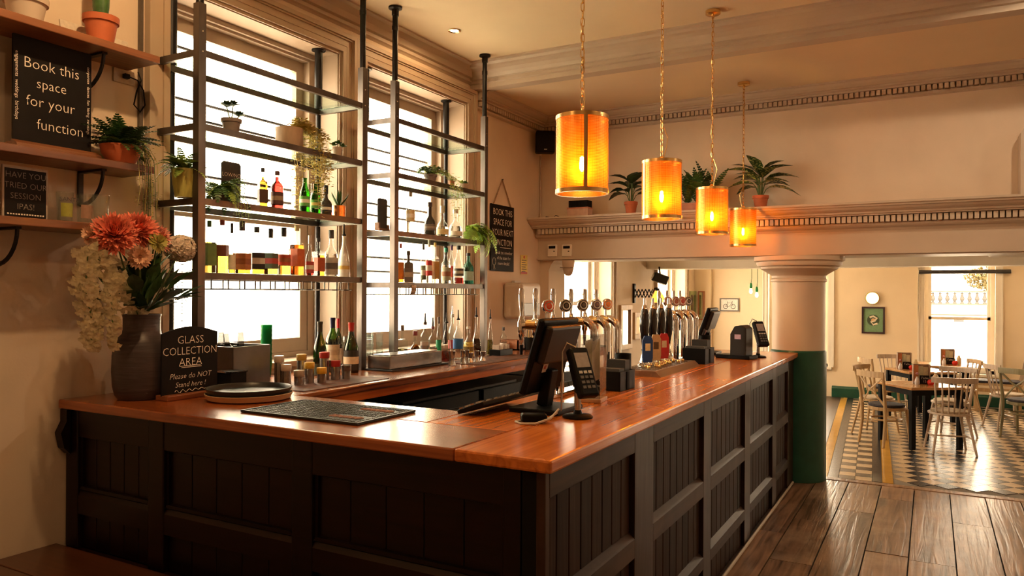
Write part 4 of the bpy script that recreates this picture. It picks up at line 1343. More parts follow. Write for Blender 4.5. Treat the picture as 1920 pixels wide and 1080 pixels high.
M_chry = mat('coral_petal', (.78, .20, .12), .6, var=.35, scale=40, sub=.05)
M_chry2 = mat('pink_petal', (.75, .32, .24), .6, var=.3, scale=40, sub=.05)
M_peach = mat('peach_petal', (.68, .40, .26), .6, var=.25, scale=40, sub=.05)
M_crm = mat('cream_petal', (.80, .72, .52), .6, var=.18, scale=40, sub=.05)
M_ivory = mat('ivory_petal', (.70, .62, .52), .65, var=.2, scale=40, sub=.05)
M_leaf = mat('leaf_green', (.045, .12, .03), .45, var=.35, scale=30)
M_leafd = mat('leaf_dark', (.022, .055, .022), .45, var=.3, scale=30)
M_leafl = mat('leaf_light', (.22, .34, .06), .5, var=.3, scale=30)
M_leafy = mat('leaf_yellow', (.42, .38, .09), .55, var=.3, scale=30)
M_stem = mat('stem_green', (.10, .16, .05), .6)
M_twig = mat('dry_twig', (.12, .08, .05), .7)


def petal(mb, c, d, up, l, w, curl=.3, n=3):
    """one curved petal or leaf as a strip from c along d, bent towards up"""
    d, up = Vector(d).normalized(), Vector(up)
    sd = d.cross(up)
    sd = sd.normalized() if sd.length > 1e-6 else d.orthogonal().normalized()
    nn = sd.cross(d).normalized()
    prof = {2: (.5, 1, 0), 3: (.45, 1, .8, 0), 4: (.3, .9, 1, .65, 0)}[n]
    vs, fs = [], []
    for i, k in enumerate(prof):
        f = i / n
        p = Vector(c) + d * (l * f) + nn * (curl * l * f * f)
        if k == 0:
            vs.append(p)
        else:
            q = nn * (w * .18 * k)
            vs += [p - sd * (w / 2 * k) + q, p, p + sd * (w / 2 * k) + q]
    for i in range(n):
        a, b = i * 3, (i + 1) * 3
        if i == n - 1:
            fs += [(a, a + 1, b), (a + 1, a + 2, b)]
        else:
            fs += [(a, a + 1, b + 1, b), (a + 1, a + 2, b + 2, b + 1)]
    mb.add(vs, fs)


def bloom(name, label, c, r, m, n=150, face=(.5, -.6, .5), w=.30, seed=1, dome=1.0, group=None, stem_to=None):
    t = thing(name, label, 'flower', c, 0, group)
    f = Vector(face).normalized()
    R_ = f.to_track_quat('Z', 'Y').to_matrix()
    rr = random.Random(seed)
    layers = max(3, n // 24)
    for ly in range(layers):
        k = ly / (layers - 1)
        el = math.radians(-12 + 88 * k * dome)
        cnt = max(5, int(n / layers * (1.3 - k * .8)))
        mb = MB()
        for i in range(cnt):
            a = 2 * PI * (i + .5 * (ly % 2)) / cnt + rr.uniform(-.08, .08)
            e = el + rr.uniform(-.1, .1)
            d = R_ @ Vector((math.cos(a) * math.cos(e), math.sin(a) * math.cos(e), math.sin(e)))
            l = r * (1.0 - .30 * k) * rr.uniform(.9, 1.08)
            petal(mb, d * (r * .10), d, f, l, r * w * (1.0 - .3 * k), .22)
        mb.build('petal_ring', m, t, smooth=True, fix=False)
    s_ = stem_to if stem_to is not None else VT + Vector((0, 0, -.05))
    e = s_ - Vector(c)
    MB().tube([-f * (r * .1), e * .4 + Vector((0, 0, -.01)), e], .004, 6).build('stem', M_stem, t, smooth=True)
    return t


def VP_(x, y, X=-3.2):
    return at(x, y, X=X)


gfl = 'flowers in the dark vase'
bloom('chrysanthemum', 'big coral chrysanthemum at the top left of the bouquet', VP_(215, 440, -3.12), .098, M_chry, 190, (.7, -.5, .45), seed=2, group=gfl)
bloom('chrysanthemum', 'coral chrysanthemum at the top right of the bouquet', VP_(258, 432, -3.12), .088, M_chry, 170, (.8, -.2, .5), seed=3, group=gfl)
bloom('chrysanthemum', 'pink chrysanthemum peeping out behind the coral ones', VP_(292, 446, -3.2), .075, M_chry2, 130, (.7, .2, .5), seed=4, group=gfl)
bloom('peach_flower', 'small peach flower below the coral heads', VP_(262, 482, -3.07), .050, M_peach, 90, (.85, -.5, .1), w=.4, seed=5, group=gfl)
bloom('peach_flower', 'peach bud at the left shoulder of the bouquet', VP_(172, 440, -3.16), .045, M_peach, 60, (.2, -.9, .3), w=.5, seed=6, group=gfl)
bloom('peach_flower', 'pale yellow-green flower beside the cream hydrangea', VP_(296, 455, -3.05), .046, M_leafy, 80, (.8, .1, .2), w=.4, seed=16, group=gfl)


def cluster(name, label, c, rx, ry, rz, m, n, s, seed, stem=True):
    """rounded head of many small four-petalled florets"""
    t = thing(name, label, 'flower', c, 0, gfl)
    rr = random.Random(seed)
    mb = MB()
    for i in range(n):
        z = rr.uniform(-1, 1)
        a = rr.uniform(0, 2 * PI)
        q = math.sqrt(1 - z * z)
        f = Vector((q * math.cos(a), q * math.sin(a), z))
        p = Vector((f.x * rx, f.y * ry, f.z * rz))
        o = f.orthogonal().normalized()
        for k in range(4):
            d = Matrix.Rotation(PI / 2 * k + a, 3, f) @ o
            petal(mb, p, (d + f * .25), f, s * rr.uniform(.8, 1.1), s * .9, .1, 2)
    tag(mb.build('florets', m, t, smooth=True, fix=False), kind='stuff')
    MB().lathe([(0, -.97), (.5, -.85), (.86, -.5), (.98, 0), (.86, .5), (.5, .85), (0, .97)], 16).build('core', m, t, smooth=True).scale = (rx, ry, rz)
    if stem:
        e = VT + Vector((0, 0, -.05)) - Vector(c)
        MB().tube([(0, 0, 0), e * .5, e], .004, 6).build('stem', M_stem, t, smooth=True)
    return t


cluster('hydrangea', 'round ivory hydrangea head against the window', VP_(340, 466, -3.22), .066, .085, .060, M_ivory, 220, .018, 8)


def spray(label, pts, m, n, s, spread, seed):
    """hanging flower spray: a drooping stem thickly set with rounded petals"""
    t = thing('wisteria_spray', label, 'flower', pts[0], 0, gfl)
    o = Vector(pts[0])
    rr = random.Random(seed)
    path = [Vector(p) - o for p in pts]
    MB().tube(path, .003, 5).build('stem', M_stem, t, smooth=True)
    mb = MB()
    for i in range(n):
        f = (i + rr.random()) / n
        k = f * (len(path) - 1)
        j = min(int(k), len(path) - 2)
        p = path[j].lerp(path[j + 1], k - j)
        sp = spread * (1.0 - .45 * f) * (.55 + .45 * min(1, f * 6))
        off = Vector((rr.gauss(0, 1), rr.gauss(0, 1), rr.gauss(0, .6)))
        off = off.normalized() * sp * rr.uniform(.3, 1)
        fdir = (off + Vector((.1, -.15, -.12))).normalized()
        c = p + off
        oo = fdir.orthogonal().normalized()
        a0 = rr.uniform(0, 6)
        for q in range(3):
            d = Matrix.Rotation(a0 + q * 2.1, 3, fdir) @ oo
            petal(mb, c, d + fdir * .3, fdir, s * rr.uniform(.75, 1.15), s * .95, -.25, 2)
    tag(mb.build('petals', m, t, smooth=True, fix=False), kind='stuff')
    return t


spray('long cream wisteria spray drooping at the far left of the bouquet', [VT + Vector((0, 0, -.04)), VP_(215, 510, -3.2), VP_(165, 472, -3.13), VP_(160, 540, -3.11), VP_(172, 600, -3.11), VP_(172, 650, -3.11)], M_crm, 330, .024, .075, 11)
spray('shorter cream wisteria spray hanging beside the vase neck', [VT + Vector((0, 0, -.04)), VP_(225, 520, -3.12), VP_(205, 530, -3.07), VP_(210, 590, -3.06), VP_(214, 655, -3.06)], M_crm, 150, .023, .038, 12)


def leaf_at(t, c, d, up, l, w, m, curl=.25, name='leaf'):
    mb = MB()
    petal(mb, (0, 0, 0), d, up, l, w, curl, 4)
    o = mb.build(name, m, t, smooth=True, fix=False, loc=c)
    return o


t = thing('leaf_spray', 'broad dark green leaves filling the neck of the vase', 'foliage', VT, 0, gfl)
rl = random.Random(21)
for i in range(72):
    a = rl.uniform(0, 2 * PI)
    e = rl.uniform(.35, 1.45)
    d = Vector((math.cos(a) * math.cos(e), math.sin(a) * math.cos(e), math.sin(e)))
    k = rl.uniform(.02, .19)
    leaf_at(t, d * k, d, (0, 0, 1), rl.uniform(.10, .16), rl.uniform(.045, .075), (M_leaf, M_leafd, M_leafd)[i % 3], rl.uniform(-.4, .2))
for x, y in ((290, 500), (298, 515), (285, 530), (300, 480), (275, 520)):
    e = VP_(x, y, -3.1) - VT
    MB().tube([(0, 0, -.02), e * .5, e], .003, 5).build('stem', M_stem, t)
    leaf_at(t, e * .45, e, (1, 0, 0), .13, .05, M_leaf, .1)
# dark drooping bead strands in front of the window
t = thing('bead_strands', 'two dark trailing strands of seed heads right of the vase', 'foliage', VT, 0, gfl)
for xa, ya, xb, yb in ((322, 495, 324, 605), (342, 490, 341, 608)):
    p0, p1 = VP_(xa, ya, -3.22) - VT, VP_(xb, yb, -3.22) - VT
    MB().tube([(0, 0, -.03), (p0 * .6) + Vector((0, 0, .06)), p0 + Vector((0, 0, .02)), p0, p1], .0015, 4).build('strand', M_twig, t)
    mb = MB()
    for i in range(19):
        p = p0.lerp(p1, i / 18)
        s = .011 * (1 - .5 * i / 18)
        mb.cbox(p, (s * 1.3, s * 1.3, .003))
    tag(mb.build('beads', M_leafd, t, fix=False), kind='stuff')
for xa, ya, xb, yb in ((372, 500, 320, 525), (350, 565, 318, 515)):
    MB().tube([(0, 0, -.03), VP_(xb, yb, -3.2) - VT, VP_(xa, ya, -3.24) - VT], .002, 4).build('twig', M_twig, t)

# ---- chalk sign on the bar
t = thing('chalk_sign', 'arched black chalk sign asking to keep the glass collection area clear', 'sign', (-3.04, 2.372, ZC))
w = .152
top = at(353, 612, X=-3.04).z - ZC
out = [(-w, .02), (w, .02), (w, top - .03)] + [(w - 2 * w * k / 10, top - .03 + .03 * math.sin(PI * k / 10)) for k in range(1, 10)] + [(-w, top - .03)]
MB().prism(out, -.004, .004, 'x').build('board', M_slate, t)
MB().box(-.04, -w, 0, .045, w, .024).build('base_block', wood('sign_base_wood', (.10, .03, .012), (.28, .09, .03), 'y', .4), t, bev=.004)
for s_, z_, sz, sl, bx in (('GLASS', .81, .052, 0, 1), ('COLLECTION', .655, .052, 0, .93), ('AREA', .50, .052, 0, 1), ('Please do NOT', .31, .036, .25, 1), ('Stand here !', .19, .034, .25, 1)):
    text('lettering', s_, M_chalk, t, (.0048, .0, z_ * top), sz, 'x', sl, -.0009, sx=bx)
MB().box(.0042, -.06, .445 * top, .0052, .055, .445 * top + .003).box(.0042, -.05, .425 * top, .0052, .06, .425 * top + .003).build('underline', M_chalk, t)
pts = [(.0052, -.085 + .17 * i / 24, .10 * top + .008 * math.sin(i * 1.3) * (1 - i / 40) + .004 * i / 24) for i in range(25)]
MB().tube(pts, .0014, 4).build('squiggle', M_chalk, t)

# ---- trays
C0 = at(488, 747, Z=ZC)
M_tan = mat('tan_tray', (.52, .36, .21), .5, var=.08, scale=10)
M_rub = mat('black_tray_rubber', (.018, .017, .017), .35)


def tray(z, m, r, label, mark):
    t = thing('serving_tray', label, 'tray', (-2.76, 2.475, z), 0, 'round serving trays stacked on the bar')
    MB().lathe([(0, 0), (r - .03, 0), (r - .012, .006), (r - .002, .026), (r, .030), (r - .005, .031), (r - .010, .027), (r - .018, .009), (0, .008)], 48).build('pan', m, t, smooth=True)
    if mark:
        MB().cbox((.01, -.01, .0085), (.05, .034, .0006), Matrix.Rotation(.5, 3, 'Z')).build('printed_mark', paint((.45, .42, .38)), t)
        MB().cbox((.01, -.01, .0090), (.03, .018, .0006), Matrix.Rotation(.5, 3, 'Z')).build('printed_mark', paint((.12, .11, .1)), t)
    return t


tray(ZC + .0005, M_tan, .196, 'tan round serving tray at the bottom of the stack', False)
tray(ZC + .0255, M_rub, .192, 'black round serving tray on top of the tan tray', True)

# ---- rubber bar mat
M_mat = mat('black_bar_mat', (.020, .019, .019), .5)
t = thing('bar_mat', 'black ribbed rubber bar mat with pink printed words', 'bar mat', (-2.172, 2.362, ZC + .0005))
MB().box(-.31, -.183, 0, .31, .183, .007).build('base', M_mat, t, bev=.003)
MB().box(-.31, -.183, .007, .31, -.172, .0105).box(-.31, .172, .007, .31, .183, .0105).box(-.31, -.172, .007, -.30, .172, .0105).box(.30, -.172, .007, .31, .172, .0105).build('lip', M_mat, t)
mb = MB()
M_nub = mat('grey_mat_nubs', (.07, .064, .058), .5)
for i in range(44):
    for j_ in range(10):
        x, y = -.29 + i * .0135, -.162 + j_ * .034
        if (.10 < x < .27 and -.13 < y < -.05) or (.08 < x < .27 and .06 < y < .14): continue
        q = .004 if (i + j_) % 3 else .006
        mb.box(x, y, .007, x + q, y + .024, .0095)
tag(mb.build('rubber_nubs', M_nub, t, fix=False), kind='stuff')
M_pink = paint((.62, .40, .36))
for cy_ in (-.09, .10):
    mb = MB()
    for k in range(6):
        x = .10 + k * .026
        mb.tube([(x, cy_ - .016, .0085), (x + .006, cy_ + .018, .0085), (x + .014, cy_ - .012, .0085), (x + .022, cy_ + .012, .0085)], .0042, 5, flat=.4)
    tag(mb.build('printed_script', M_pink, t), kind='stuff')

# ---- tills
def till(label, loc, rz, scr_w, scr_h, lean, extra):
    t = thing('till', label, 'till', loc, rz)
    a = lean
    R_ = Matrix.Rotation(a, 3, 'Y')
    c = Vector((.0, 0, scr_h / 2 + .075))
    MB().cbox(c, (.032, scr_w, scr_h), R_).build('monitor', M_black, t, bev=.010)
    MB().cbox(c + R_ @ Vector((.030, 0, .06)), (.035, scr_w * .86, scr_h * .50), R_).build('rear_housing', mat('till_grey', (.022, .020, .019), .4, spec=.25), t, bev=.012)
    MB().cbox(c + R_ @ Vector((-.0165, 0, 0)), (.002, scr_w * .93, scr_h * .92), R_).build('screen', mat('dark_screen', (.004, .004, .005), .08), t)
    s_ = MB().cbox(c + R_ @ Vector((.018, -.045, -.05)), (.0012, .042, .038), R_).build('sticker', paint((.62, .56, .5)), t)
    MB().cbox(c + R_ @ Vector((.0190, -.048, -.046)), (.0012, .018, .016), R_).build('sticker_print', paint((.45, .10, .06)), s_)
    MB().cbox((-.01, 0, .10), (.05, .06, .16), Matrix.Rotation(a * .6, 3, 'Y')).build('neck', M_black, t, bev=.006)
    MB().box(-.13, -.12, 0, .10, .12, .022).build('foot', M_black, t, bev=.006)
    return t


till1 = till('black touch screen till with its back to the viewer', (-1.41, 2.875, ZC), -.03, .325, .325, .30, None)
# its keyboard
t = thing('keyboard', 'black keyboard tilted up behind the near till', 'keyboard', (-1.622, 2.78, ZC + .0225), 0, rot=(0, -.35, 0))
MB().box(-.06, -.20, 0, .07, .20, .018).build('tray', M_black, t, bev=.004)
mk = paint((.10, .095, .09), .4)
for i in range(12):
    for j_ in range(4):
        MB().box(-.052 + j_ * .028, -.19 + i * .0318, .018, -.034 + j_ * .028, -.172 + i * .0318, .025).build('key', paint((.34, .33, .31), .4) if (i + j_) % 2 else M_steel, t)


def card_reader(label, loc, rz, s=1.0, cable=True):
    t = thing('card_reader', label, 'card reader', loc, rz, 'card payment terminals on the bar')
    MB().lathe([(0, 0), (.058 * s, 0), (.060 * s, .006 * s), (.052 * s, .012 * s), (.018 * s, .016 * s), (.014 * s, .03 * s), (0, .03 * s)], 24).build('foot', M_black, t, smooth=True)
    MB().tube([(0, 0, .02 * s), (0, 0, .15 * s)], .013 * s, 12).build('stem', M_steel, t, smooth=True)
    R_ = Matrix.Rotation(math.radians(28), 3, 'X')
    c = Vector((0, -.032 * s, .175 * s))
    b = MB().cbox(c, (.082 * s, .04 * s, .20 * s), R_.inverted()).build('body', M_black, t, bev=.010)
    Ri = R_.inverted()
    MB().cbox(c + Ri @ Vector((0, -.0205 * s, .045 * s)), (.058 * s, .002, .060 * s), Ri).build('screen', paint((.34, .31, .31), .2), t)
    for i in range(4):
        for j_ in range(3):
            MB().cbox(c + Ri @ Vector(((-.02 + .02 * j_) * s, -.021 * s, (-.005 - .02 * i) * s)), (.014 * s, .004, .011 * s), Ri).build('key', mk if i else paint((.5, .5, .48), .4), t)
    MB().cbox(c + Ri @ Vector((.0, .024 * s, -.01 * s)), (.06 * s, .03 * s, .12 * s), Ri).build('cradle', M_black, t, bev=.006)
    pts = [(-.0, .02 * s, .27 * s), (-.02, .05 * s, .285 * s), (-.035, .06 * s, .25 * s), (-.035, .06 * s, .12 * s), (-.04, .06 * s, .02)]
    MB().tube(pts, .0035 * s, 6).build('cable', M_steel, t, smooth=True)
    return t


card_reader('card reader on a short stand in front of the near till', (-1.235, 2.775, ZC), .98, 1.04)
t = thing('coiled_cable', 'pale cable looping over the bar beside the card reader', 'cable', (-1.30, 2.62, ZC))
MB().tube([(.02, .06, .03), (-.01, .05, .006), (-.06, -.01, .005), (-.09, -.08, .005), (-.05, -.11, .005), (.0, -.09, .006), (.035, -.03, .02), (.045, .02, .05)], .0045, 6).build('cable', mat('pale_cable', (.5, .47, .42), .5), t, smooth=True)
MB().cbox((-.03, -.045, .022), (.10, .055, .03), Matrix.Rotation(.6, 3, 'Z')).build('plug', M_black, t, bev=.008)
# clear acrylic holder beside them
t = thing('acrylic_holder', 'tall clear acrylic holder with a folded paper inside', 'holder', (-1.36, 3.235, ZC), .15)
M_acr = thin_glass('clear_acrylic', (.86, .87, .88), .30)
zt = at(1105, 628, X=-1.36).z - ZC
m = MB()
m.box(-.045, -.06, .0, -.042, .06, zt).box(.042, -.06, 0, .045, .06, zt).box(-.045, -.06, 0, .045, -.057, zt).box(-.045, .057, 0, .045, .06, zt)
m.build('sleeve', M_acr, t, bev=.001)
MB().box(-.05, -.066, 0, .05, .066, .018).build('base', paint((.40, .24, .14), .4), t, bev=.003)
mb = MB()
pp = [(-.03, -.04), (-.012, .02), (.004, -.045), (.02, .03), (.034, -.02)]
for (a, b), (c, d) in zip(pp, pp[1:]):
    mb.add([(a, b, .09), (c, d, .10), (c, d, zt - .02), (a, b, zt - .03)], [(0, 1, 2, 3)])
o = mb.build('paper', paint((.80, .77, .74)), t)
o.modifiers.new('thick', 'SOLIDIFY').thickness = .001

t2 = till('black touch screen till at the far end of the bar', (-1.62, 6.24, ZC), .05, .33, .315, .34, None)
t = thing('receipt_printer', 'black receipt printer with a small lilac display', 'printer', (-1.27, 5.92, ZC), -.25)
MB().prism([(-.065, 0), (.065, 0), (.065, .235), (.03, .26), (-.03, .25), (-.065, .19)], -.06, .06, 'y').build('body', mat('till_grey', (.022, .020, .019), .4, spec=.25), t, bev=.008)
MB().cbox((.0, -.061, .17), (.05, .003, .035)).build('display', paint((.55, .42, .62), .2), t)
MB().box(-.18, -.075, 0, .10, .075, .03).build('cash_tray', M_black, t, bev=.006)
card_reader('card reader on a short stand at the far end of the bar', (-1.185, 6.12, ZC), .75, 1.05)


# ---- swan-neck beer fonts
def badge(mb, c, r, d, n=18):
    R_ = Vector(d).normalized().to_track_quat('Z', 'Y').to_matrix()
    mb.lathe([(0, -.012), (r * .85, -.012), (r, -.004), (r, .004), (r * .9, .010), (r * .6, .013), (0, .014)], n, c, R_)


def font(label, ys, xleg, xtap, cols, ztop, badge_r, group):
    t = thing('beer_font', label, 'beer font', (xleg, ys[0], ZC), 0, group)
    y0 = ys[0]
    MB().box(-.03, -.04, 0, .03, ys[-1] - y0 + .05, .02).build('base_plate', M_chrome, t, bev=.006)
    h = ztop - ZC
    dx = xtap - xleg
    for y, c in zip(ys, cols):
        yy = y - y0
        pts = [(0, yy, .02), (0, yy, h - .07)] + [(-.07 + .07 * math.cos(a), yy, h - .07 + .07 * math.sin(a)) for a in [PI / 2 * k / 6 for k in range(1, 7)]] + [(dx * .8, yy, h - .005), (dx, yy, h - .01)]
        nk = MB().tube(pts, .021, 14).build('swan_neck', M_chrome, t, smooth=True)
        MB().lathe([(.021, -.0), (.0235, 0), (.0235, .05), (.021, .05)], 14, (-.055, yy, h - .005), Matrix.Rotation(-PI / 2, 3, 'Y')).build('gold_collar', M_brass, nk, smooth=True)
        tp = MB()
        tp.lathe([(0, -.095), (.009, -.095), (.010, -.06), (.016, -.05), (.018, -.02), (.020, 0), (.018, .02), (.013, .03), (.011, .045), (0, .045)], 14, (dx - .012, yy, h - .01))
        ob = tp.build('tap', M_chrome, t, smooth=True)
        MB().lathe([(0, -.14), (.007, -.14), (.0095, -.092), (0, -.09)], 10, (dx - .012, yy, h - .01)).build('spout', M_black, ob, smooth=True)
        MB().lathe([(0, .04), (.007, .042), (.008, .07), (.013, .10), (.0145, .15), (.011, .176), (0, .18)], 14, (dx - .012, yy, h - .01)).build('tap_handle', M_chrome, ob, smooth=True)
        if c:
            MB().tube([(dx * .62, yy, h), (dx * .62, yy, h + .05)], .007, 8).build('badge_stem', M_chrome, t)
            b = MB()
            bc = Vector((dx * .62 + .01, yy, h + .05 + badge_r * .9))
            badge(b, bc, badge_r, (.75, -.6, .05))
            bo = b.build('badge', M_chrome, t, smooth=True)
            dd = Vector((.75, -.6, .05)).normalized()
            R_ = dd.to_track_quat('Z', 'Y').to_matrix()
            MB().lathe([(0, .0155), (badge_r * .82, .0115), (badge_r * .84, .008)], 18, bc, R_).build('badge_face', paint(c, .25), bo, smooth=True)
            MB().lathe([(0, .0165), (badge_r * .3, .0152), (badge_r * .32, .013)], 14, bc, R_).build('badge_emblem', paint((min(1, c[0] * .7 + .10), min(1, c[1] * .7 + .07), min(1, c[2] * .7 + .05)), .3), bo, smooth=True)
    return t


YS1 = [at(x, 590, X=-1.70).y for x in (982, 1008, 1041, 1074, 1100, 1121)]
font('six-tap chrome swan-neck beer font behind the near till', YS1, -1.575, -1.70, [None, (.62, .07, .02), (.02, .025, .015), (.03, .025, .03), (.10, .07, .12), (.62, .18, .04)], 1.452, .034, 'chrome beer fonts on the bar')
YS2 = [at(x, 610, X=-1.63).y for x in (1268, 1282, 1294, 1305)]
font('four-tap chrome swan-neck beer font behind the hand pumps', YS2, -1.63, -1.75, [(.35, .06, .03), (.40, .10, .05), (.50, .05, .04), (.06, .07, .06)], 1.452, .038, 'chrome beer fonts on the bar')

# ---- hand pumps on their drip tray
t = thing('drip_tray', 'low wooden drip tray with a slatted steel grid under the hand pumps', 'drip tray', (-1.535, 4.77, ZC))
M_trw = wood('drip_tray_wood', (.10, .055, .03), (.30, .19, .12), 'y', .4)
MB().prism([(-.13, 0), (.14, 0), (.105, .034), (-.13, .034)], -.43, .43, 'y').build('tray', M_trw, t)
for k in range(14):
    MB().box(-.10, -.38 + k * .056, .034, .09, -.362 + k * .056, .038).build('slat', M_steel, t)
rb = random.Random(9)
for k in range(22):
    x, y = -.0 + rb.uniform(-.02, .07), -.30 + k * .028 + rb.uniform(-.008, .008)
    MB().lathe([(0, 0), (.009, 0), (.012, .008), (.009, .016), (0, .019)], 10, (x, y, .038)).build('brass_knob', M_brass, t, smooth=True)
YP = [at(x, 620, X=-1.545).y for x in (1215.5, 1231, 1246, 1260)]
CLIP = [((.01, .05, .22), 'blue'), ((.60, .42, .22), 'cream'), ((.55, .03, .03), 'red'), (None, None)]
PL = ['hand pump with a dark handle and blue clip at the left', 'hand pump with a dark handle and a cream square clip', 'hand pump with a dark handle and red clip', 'hand pump with a dark handle and bare chrome body at the right']
for y, (c, cn), lb in zip(YP, CLIP, PL):
    t = thing('hand_pump', lb, 'hand pump', (-1.57, y, ZC + .039), 0, 'hand pumps in a row on the bar')
    MB().lathe([(0, 0), (.040, 0), (.042, .010), (.030, .018), (.030, .032), (.026, .04), (.022, .06), (.015, .08), (.013, .098), (.018, .10), (.018, .112), (.011, .12), (0, .12)], 18).build('pump_body', M_chrome, t, smooth=True)
    h = MB().lathe([(0, .112), (.013, .114), (.015, .132), (.024, .182), (.031, .252), (.031, .292), (.024, .342), (.017, .362), (0, .363)], 18).build('handle', mat('black_glazed_handle', (.012, .010, .010), .12, coat=.5), t, smooth=True)
    MB().lathe([(.017, .360), (.019, .364), (.014, .382), (.009, .387), (.008, .427), (0, .43)], 14).build('finial', M_chrome, h, smooth=True)
    if c:
        o = MB().prism([(-.030, .03), (.030, .03), (.036, .06), (.036, .165), (.022, .195), (-.022, .195), (-.036, .165), (-.036, .06)], -.004, .004, 'y').build('pump_clip', paint(c, .3), t)
        o.rotation_euler = (0, 0, math.radians(48))
        o.location = (.03, -.028, .0)
        e = MB().cbox((0, -.005, .125), (.035, .002, .045)).build('clip_emblem', paint((.72, .62, .42) if cn != 'cream' else (.12, .07, .03), .4), o)
for k, x in enumerate((1185, 1198)):
    p = at(x, 700, X=-1.66)
    t = thing('clip_disc', ['left', 'right'][k] + ' round red and white pump badge lying by the drip tray', 'badge', (-1.62 + .0 * k, 4.16 + .09 * k, ZC), .8, 'round badges by the drip tray')
    R_ = Vector((.8, -.6, .35)).normalized().to_track_quat('Z', 'Y').to_matrix()
    MB().lathe([(0, -.006), (.032, -.006), (.034, 0), (.032, .006), (0, .006)], 20, (0, 0, .033), R_).build('disc', paint((.72, .66, .62), .3), t, smooth=True)
    MB().lathe([(0, .0085), (.026, .0075), (.026, .005)], 20, (0, 0, .033), R_).build('face', paint((.45, .02, .02), .3), t, smooth=True)


# ---- napkin caddies
def caddy(label, loc, rz, s=1.0):
    t = thing('napkin_caddy', label, 'caddy', loc, rz, 'black napkin caddies on the bar')
    a, b, h = .075 * s, .095 * s, .10 * s
    m = MB()
    m.box(-a, -b, 0, a, b, .006).box(-a, -b, 0, -a + .006, b, h).box(a - .006, -b, 0, a, b, h).box(-a, -b, 0, a, -b + .006, h).box(-a, b - .006, 0, a, b, h).box(-a, -.003, 0, a, .003, h * .9)
    m.build('body', M_black, t, bev=.002)
    MB().cbox((a + .002, 0, h * .5), (.004, .03 * s, h * .9)).build('slot_trim', M_blackmatt, t)
    MB().box(-a * .8, -b * .8, .01, a * .8, -.01, h * 1.12).build('napkin_stack', paint((.06, .055, .05)), t)
    MB().box(-a * .7, .02, .01, a * .7, b * .8, h * 1.5).build('menu_stack', paint((.025, .022, .02)), t)
    return t


caddy('black napkin caddy between the near till and the hand pumps', (-1.44, 3.70, ZC), -.05)
caddy('black napkin caddy between the hand pumps and the far till', (-1.46, 5.40, ZC), -.05, 1.1)
t = thing('straw_tin', 'black cylindrical straw tin behind the near caddy', 'tin', (-1.468, 3.90, ZC))
MB().lathe([(0, 0), (.045, 0), (.045, .17), (.041, .17), (.041, .01), (0, .01)], 20).build('tin', M_black, t, smooth=True)
t = thing('straw_tin', 'black cylindrical straw tin behind the far caddy', 'tin', (-1.46, 5.56, ZC))
MB().lathe([(0, 0), (.045, 0), (.045, .19), (.041, .19), (.041, .01), (0, .01)], 20).build('tin', M_black, t, smooth=True)
# ================================================================== plants
def pot(t, r, h, m, rim=True, soil=True):
    pr = [(0, 0), (r * .70, 0), (r * .90, h * .76)]
    pr += [(r * 1.0, h * .76), (r * 1.02, h), (r * .92, h), (r * .90, h * .86), (0, h * .86)] if rim else [(r, h), (r * .92, h), (r * .9, h * .88), (0, h * .88)]
    o = MB().lathe(pr, 24).build('pot', m, t, smooth=True)
    if soil: MB().lathe([(0, h * .9), (r * .9, h * .88)], 16).build('soil', M_soil, t)
    return o


def frond(mb, c, az, el, l, droop, w, n=12, leaf=.16):
    """fern frond: arching midrib with narrow leaflets on both sides"""
    d = Vector((math.cos(az), math.sin(az), 0))
    pts = []
    e = el
    p = Vector(c)
    for i in range(n + 1):
        pts.append(p.copy())
        p = p + (d * math.cos(e) + Vector((0, 0, math.sin(e)))) * (l / n)
        e -= droop / n
    sd = Vector((-d.y, d.x, 0))
    for i in range(1, n + 1):
        q = pts[i]
        t_ = (pts[i] - pts[i - 1]).normalized()
        f = i / n
        ll = w * (math.sin(PI * min(1, f * .92 + .10))) ** .7
        for s_ in (-1, 1):
            o = sd * s_ + t_ * .35
            o.normalize()
            a = q - t_ * (l / n * .36)
            b = q + t_ * (l / n * .36)
            tip = q + o * ll + Vector((0, 0, -.12 * ll))
            m_ = q + o * ll * .6
            mb.add([a, b, m_ + t_ * (l / n * .42), tip, m_ - t_ * (l / n * .42)], [(0, 1, 2, 3, 4)])
    mb.tube([pts[0], pts[n // 3], pts[2 * n // 3], pts[n]], [.0016, .0014, .001, .0006], 4)


def fern(t, z, n, l, mats, seed, az=(0, 6.283), el=(.5, 1.4), droop=1.6, w=.028, seg=12):
    rr = random.Random(seed)
    for i in range(n):
        mb = MB()
        frond(mb, (rr.uniform(-.01, .01), rr.uniform(-.01, .01), z), rr.uniform(*az), rr.uniform(*el), l * rr.uniform(.7, 1.1), droop * rr.uniform(.7, 1.2), w * rr.uniform(.8, 1.1), seg)
        mb.build('frond', mats[i % len(mats)], t, fix=False)


def vine(t, pts, m, n, s, seed, name='vine', jit=.014):
    rr = random.Random(seed)
    pts = [Vector(p) for p in pts]
    mb = MB()
    mb.tube(pts, .0012, 4)
    for i in range(n):
        k = rr.uniform(0, len(pts) - 1.001)
        j_ = int(k)
        p = pts[j_].lerp(pts[j_ + 1], k - j_)
        a = rr.uniform(0, 6.28)
        d = Vector((math.cos(a), math.sin(a), rr.uniform(-.5, .3)))
        petal(mb, p + Vector((rr.uniform(-jit, jit), rr.uniform(-jit, jit), rr.uniform(-jit, jit))), d, (0, 0, 1), s * rr.uniform(.7, 1.2), s * .62, .1, 2)
    return tag(mb.build(name, m, t, fix=False), kind='stuff')


